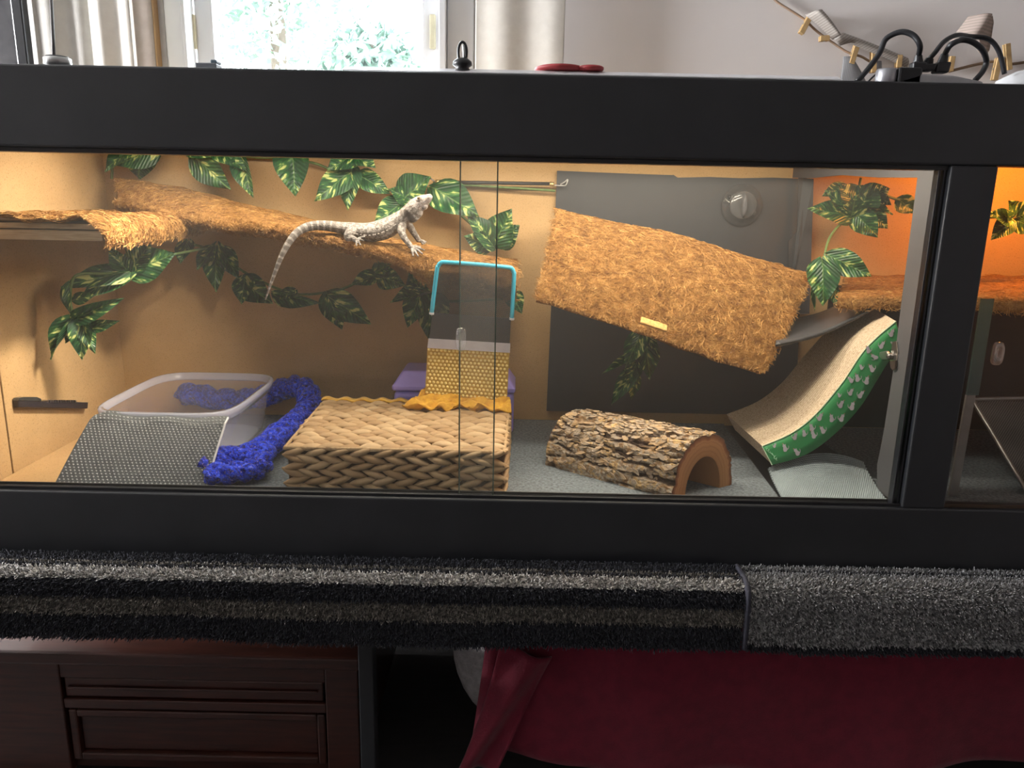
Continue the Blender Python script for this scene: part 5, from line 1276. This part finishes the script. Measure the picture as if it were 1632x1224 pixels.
poly = [V((ps[0].x, 1.41, TZ)), ps[0], ps[1], ps[2], ps[3], V((ps[3].x, 1.41, TZ))]
obj('case', MB().prism([V((p.x, 1.41, p.z)) for p in poly], (0, .05, 0)), M('pale_grey_plastic', (.42,.41,.43), .35), lidb, bevel=.003)
def plug(pts, px, py, pbx, pby, label, r=.0048):
    t = thing('power_plug', label, 'plug', tuple(W(pbx, pby, 1.415)), 'black plugs in the power strip')
    a, b_2 = W(pbx, pby, 1.435), W(px, py, 1.435)
    obj('plug_body', MB().obox(a.lerp(b_2, .2), (.012, 0, 0), (0, .010, 0), (b_2-a)*.32), blackplastic, t, bevel=.003)
    d = (b_2-a)
    m = MB()
    rr2 = []; pp_ = []
    for i in range(15): pp_.append(a + d*(.45+.55*i/14)); rr2.append(.0085 - .003*i/14 + (.0012 if i % 2 else -.0008))
    m.tube(pp_, rr2, 12); obj('strain_relief', m, blackplastic, t, smooth=True)
    obj('cable', MB().tube(smooth([b_2] + [W(*p) for p in pts], 40), r, 10), blackplastic, t, smooth=True)
plug([(1466,72,1.415),(1455,56,1.42),(1435,51,1.43),(1412,62,1.44),(1402,84,1.44),(1385,108,1.44),(1366,130,1.44)], 1464, 88, 1462, 112, 'black plug with grey cable looping high toward the silver ended adapter')
plug([(1490,84,1.43),(1505,66,1.44),(1525,56,1.45),(1545,58,1.47),(1575,62,1.47),(1592,82,1.47),(1601,118,1.47)], 1482, 93, 1475, 112, 'middle black plug, its cable rising behind the folded pink paper', .0042)
plug([(1515,72,1.41),(1532,64,1.41),(1550,67,1.41),(1566,80,1.41),(1572,98,1.42),(1566,114,1.42),(1554,128,1.42)], 1506, 86, 1498, 114, 'black plug with cable arching in front of the folded pink paper')
cd2 = tag(obj('thin_cord', MB().tube(smooth([W(1384,130,1.45), W(1392,122,1.45), W(1400,116,1.45), W(1410,112,1.45)], 14), .0016, 6), blackplastic, smooth=True), 'thin black cord curling beside the silver ended power adapter', 'cord')
mound = thing('white_dome', 'white plastic dome standing on the vivarium top past the plugs', 'dome', tuple(W(1625, 125, 1.42)))
c = W(1650, 130, 1.49); hh = W(1630, 108, 1.47).z-TZ
obj('shell', MB().lathe((c.x, 1.49, TZ), (0,0,1), [(.075, 0), (.074, hh*.3), (.062, hh*.7), (.035, hh*.95), (.012, hh)], 36), lidwhite, mound, smooth=True)
obj('cap', MB().lathe((c.x+.012, 1.49, TZ+hh*.9), (0,0,1), [(.034, 0), (.020, .055), (.012, .075)], 24), M('sage_plastic', (.24,.25,.23), .5), mound, smooth=True)

# ================================================================== GARLAND ON THE WALL
YG = YW - .012
gs = thing('string', 'tan string pegged along the cream wall above the power strip', 'string', tuple(W(1330, 70, YG)))
obj('strand', MB().tube(smooth([W(x, y, YG) for x, y in ((1225,-10),(1240,4),(1262,18),(1283,32),(1302,50),(1330,70),(1352,84),(1372,90),(1386,98)) ], 50), .0035, 6), M('jute', (.38,.26,.18), .9), gs, smooth=True)
obj('strand', MB().tube(smooth([W(x, y, YG) for x, y in ((1512,114),(1535,108),(1560,102),(1585,98),(1610,102),(1640,98))], 30), .004, 6), M('jute_dark', (.26,.18,.12), .9), gs, smooth=True)
peg_m = M('pegwood', (.55,.37,.17), .7, c2=(.44,.29,.13), ns=60)
def peg(x0, y0, x1, y1, label):
    a, b_2 = W(x0, y0, YG-.012), W(x1, y1, YG-.012); t = thing('clothes_peg', label, 'clothes peg', tuple(a.lerp(b_2, .5)), 'wooden clothes pegs on the wall string')
    d = b_2-a; L = d.length; d.normalize(); s = d.cross(V((0,1,0))).normalized()
    m1 = (a+b_2)/2
    for k in (-1, 1): obj('jaw', MB().obox(m1+V((0, .0055*k, 0)), d*L/2, s*.0075, (0, .0035, 0)), peg_m, t, bevel=.0015)
    obj('spring', MB().tube([m1+s*.0085, m1-s*.0085], .0035, 8), steel, t)
for a in ((1292,24,1276,54,'topmost wooden clothes peg clipping the folded newsprint'), (1306,62,1321,61,'short wooden peg tip under the folded newsprint'), (1366,70,1356,102,'tilted wooden clothes peg above the grey knitted scrap'), (1392,80,1391,116,'upright wooden clothes peg behind the arched grey cable'), (1433,88,1431,108,'wooden clothes peg at the lower end of the long paper strip'),
          (1517,90,1513,114,'wooden clothes peg just beside the plug under pink paper'), (1604,70,1607,112,'wooden clothes peg at the far end near the white dome'), (1592,92,1584,128,'slanted wooden clothes peg hanging lowest near the white dome')): peg(*a)
def papermat(name, c, ink, sc_, rot=0, axis='Z'):
    m, nt, b = newmat(name); wv = nt.nodes.new('ShaderNodeTexWave'); wv.bands_direction = axis; wv.inputs['Scale'].default_value = sc_; wv.inputs['Distortion'].default_value = 1.5; wv.inputs['Detail Scale'].default_value = 40
    vv = coords(nt, 'Object', (1,1,1), (0, rot, 0)); nt.links.new(vv, wv.inputs[0])
    nt.links.new(ramp(nt, wv.outputs[0], [(.35, ink), (.65, c)]), b.inputs['Base Color']); b.inputs['Roughness'].default_value = .9; return m
news = papermat('newsprint', (.42,.38,.34), (.30,.27,.25), 45, .6)
pinkp = papermat('pink_newsprint', (.42,.33,.29), (.31,.26,.23), 38)
knit = papermat('grey_knit', (.30,.30,.31), (.21,.21,.22), 70, 0, 'X')
def paper(name, quad, label, m, bulge=.012):
    P = [W(*p) for p in quad]
    f = lambda u, v: P[0].lerp(P[1], u).lerp(P[3].lerp(P[2], u), v) + V((0, -bulge*math.sin(math.pi*u)-.004*math.sin(v*4), 0))
    o = obj(name, MB().slab(f, (0, .0012, 0), 12, 8), m, smooth=True); tag(o, label, 'paper'); return o
paper('paper_scrap', [(1283,24,YG-.02),(1310,15,YG-.045),(1341,54,YG-.04),(1328,63,YG-.02)], 'folded newsprint scrap pegged to the string at the top', news, .02)
paper('paper_strip', [(1330,60,YG-.03),(1344,52,YG-.025),(1448,92,YG-.008),(1446,108,YG-.008)], 'long narrow newsprint strip sloping down behind the arched cable', news, .01)
paper('paper_curl', [(1329,62,YG-.045),(1342,55,YG-.04),(1365,66,YG-.02),(1338,73,YG-.035)], 'small curled newsprint end under the folded scrap', news, .01)
paper('knit_scrap', [(1344,90,YG-.01),(1358,90,YG-.012),(1386,140,YG-.012),(1337,140,YG-.008)], 'grey knitted scrap hanging by the tilted peg', knit, .004)
paper('knit_tab', [(1396,97,YG-.006),(1405,97,YG-.006),(1404,140,YG-.006),(1394,140,YG-.006)], 'narrow grey knitted tab behind the upright peg', knit, .003)
pk = paper('pink_paper', [(1543,26,YG-.05),(1582,22,YG-.09),(1560,60,YG-.10),(1512,66,YG-.05)], 'folded pinkish newsprint arching behind the plug cables', pinkp, .02)
P = [W(1582,24,YG-.09), W(1584,36,YG-.08), W(1577,80,YG-.03), W(1567,94,YG-.02), W(1550,66,YG-.05), W(1560,58,YG-.10)]
obj('paper_flap', MB().prism(P, (0, .0012, 0)), pinkp, pk)
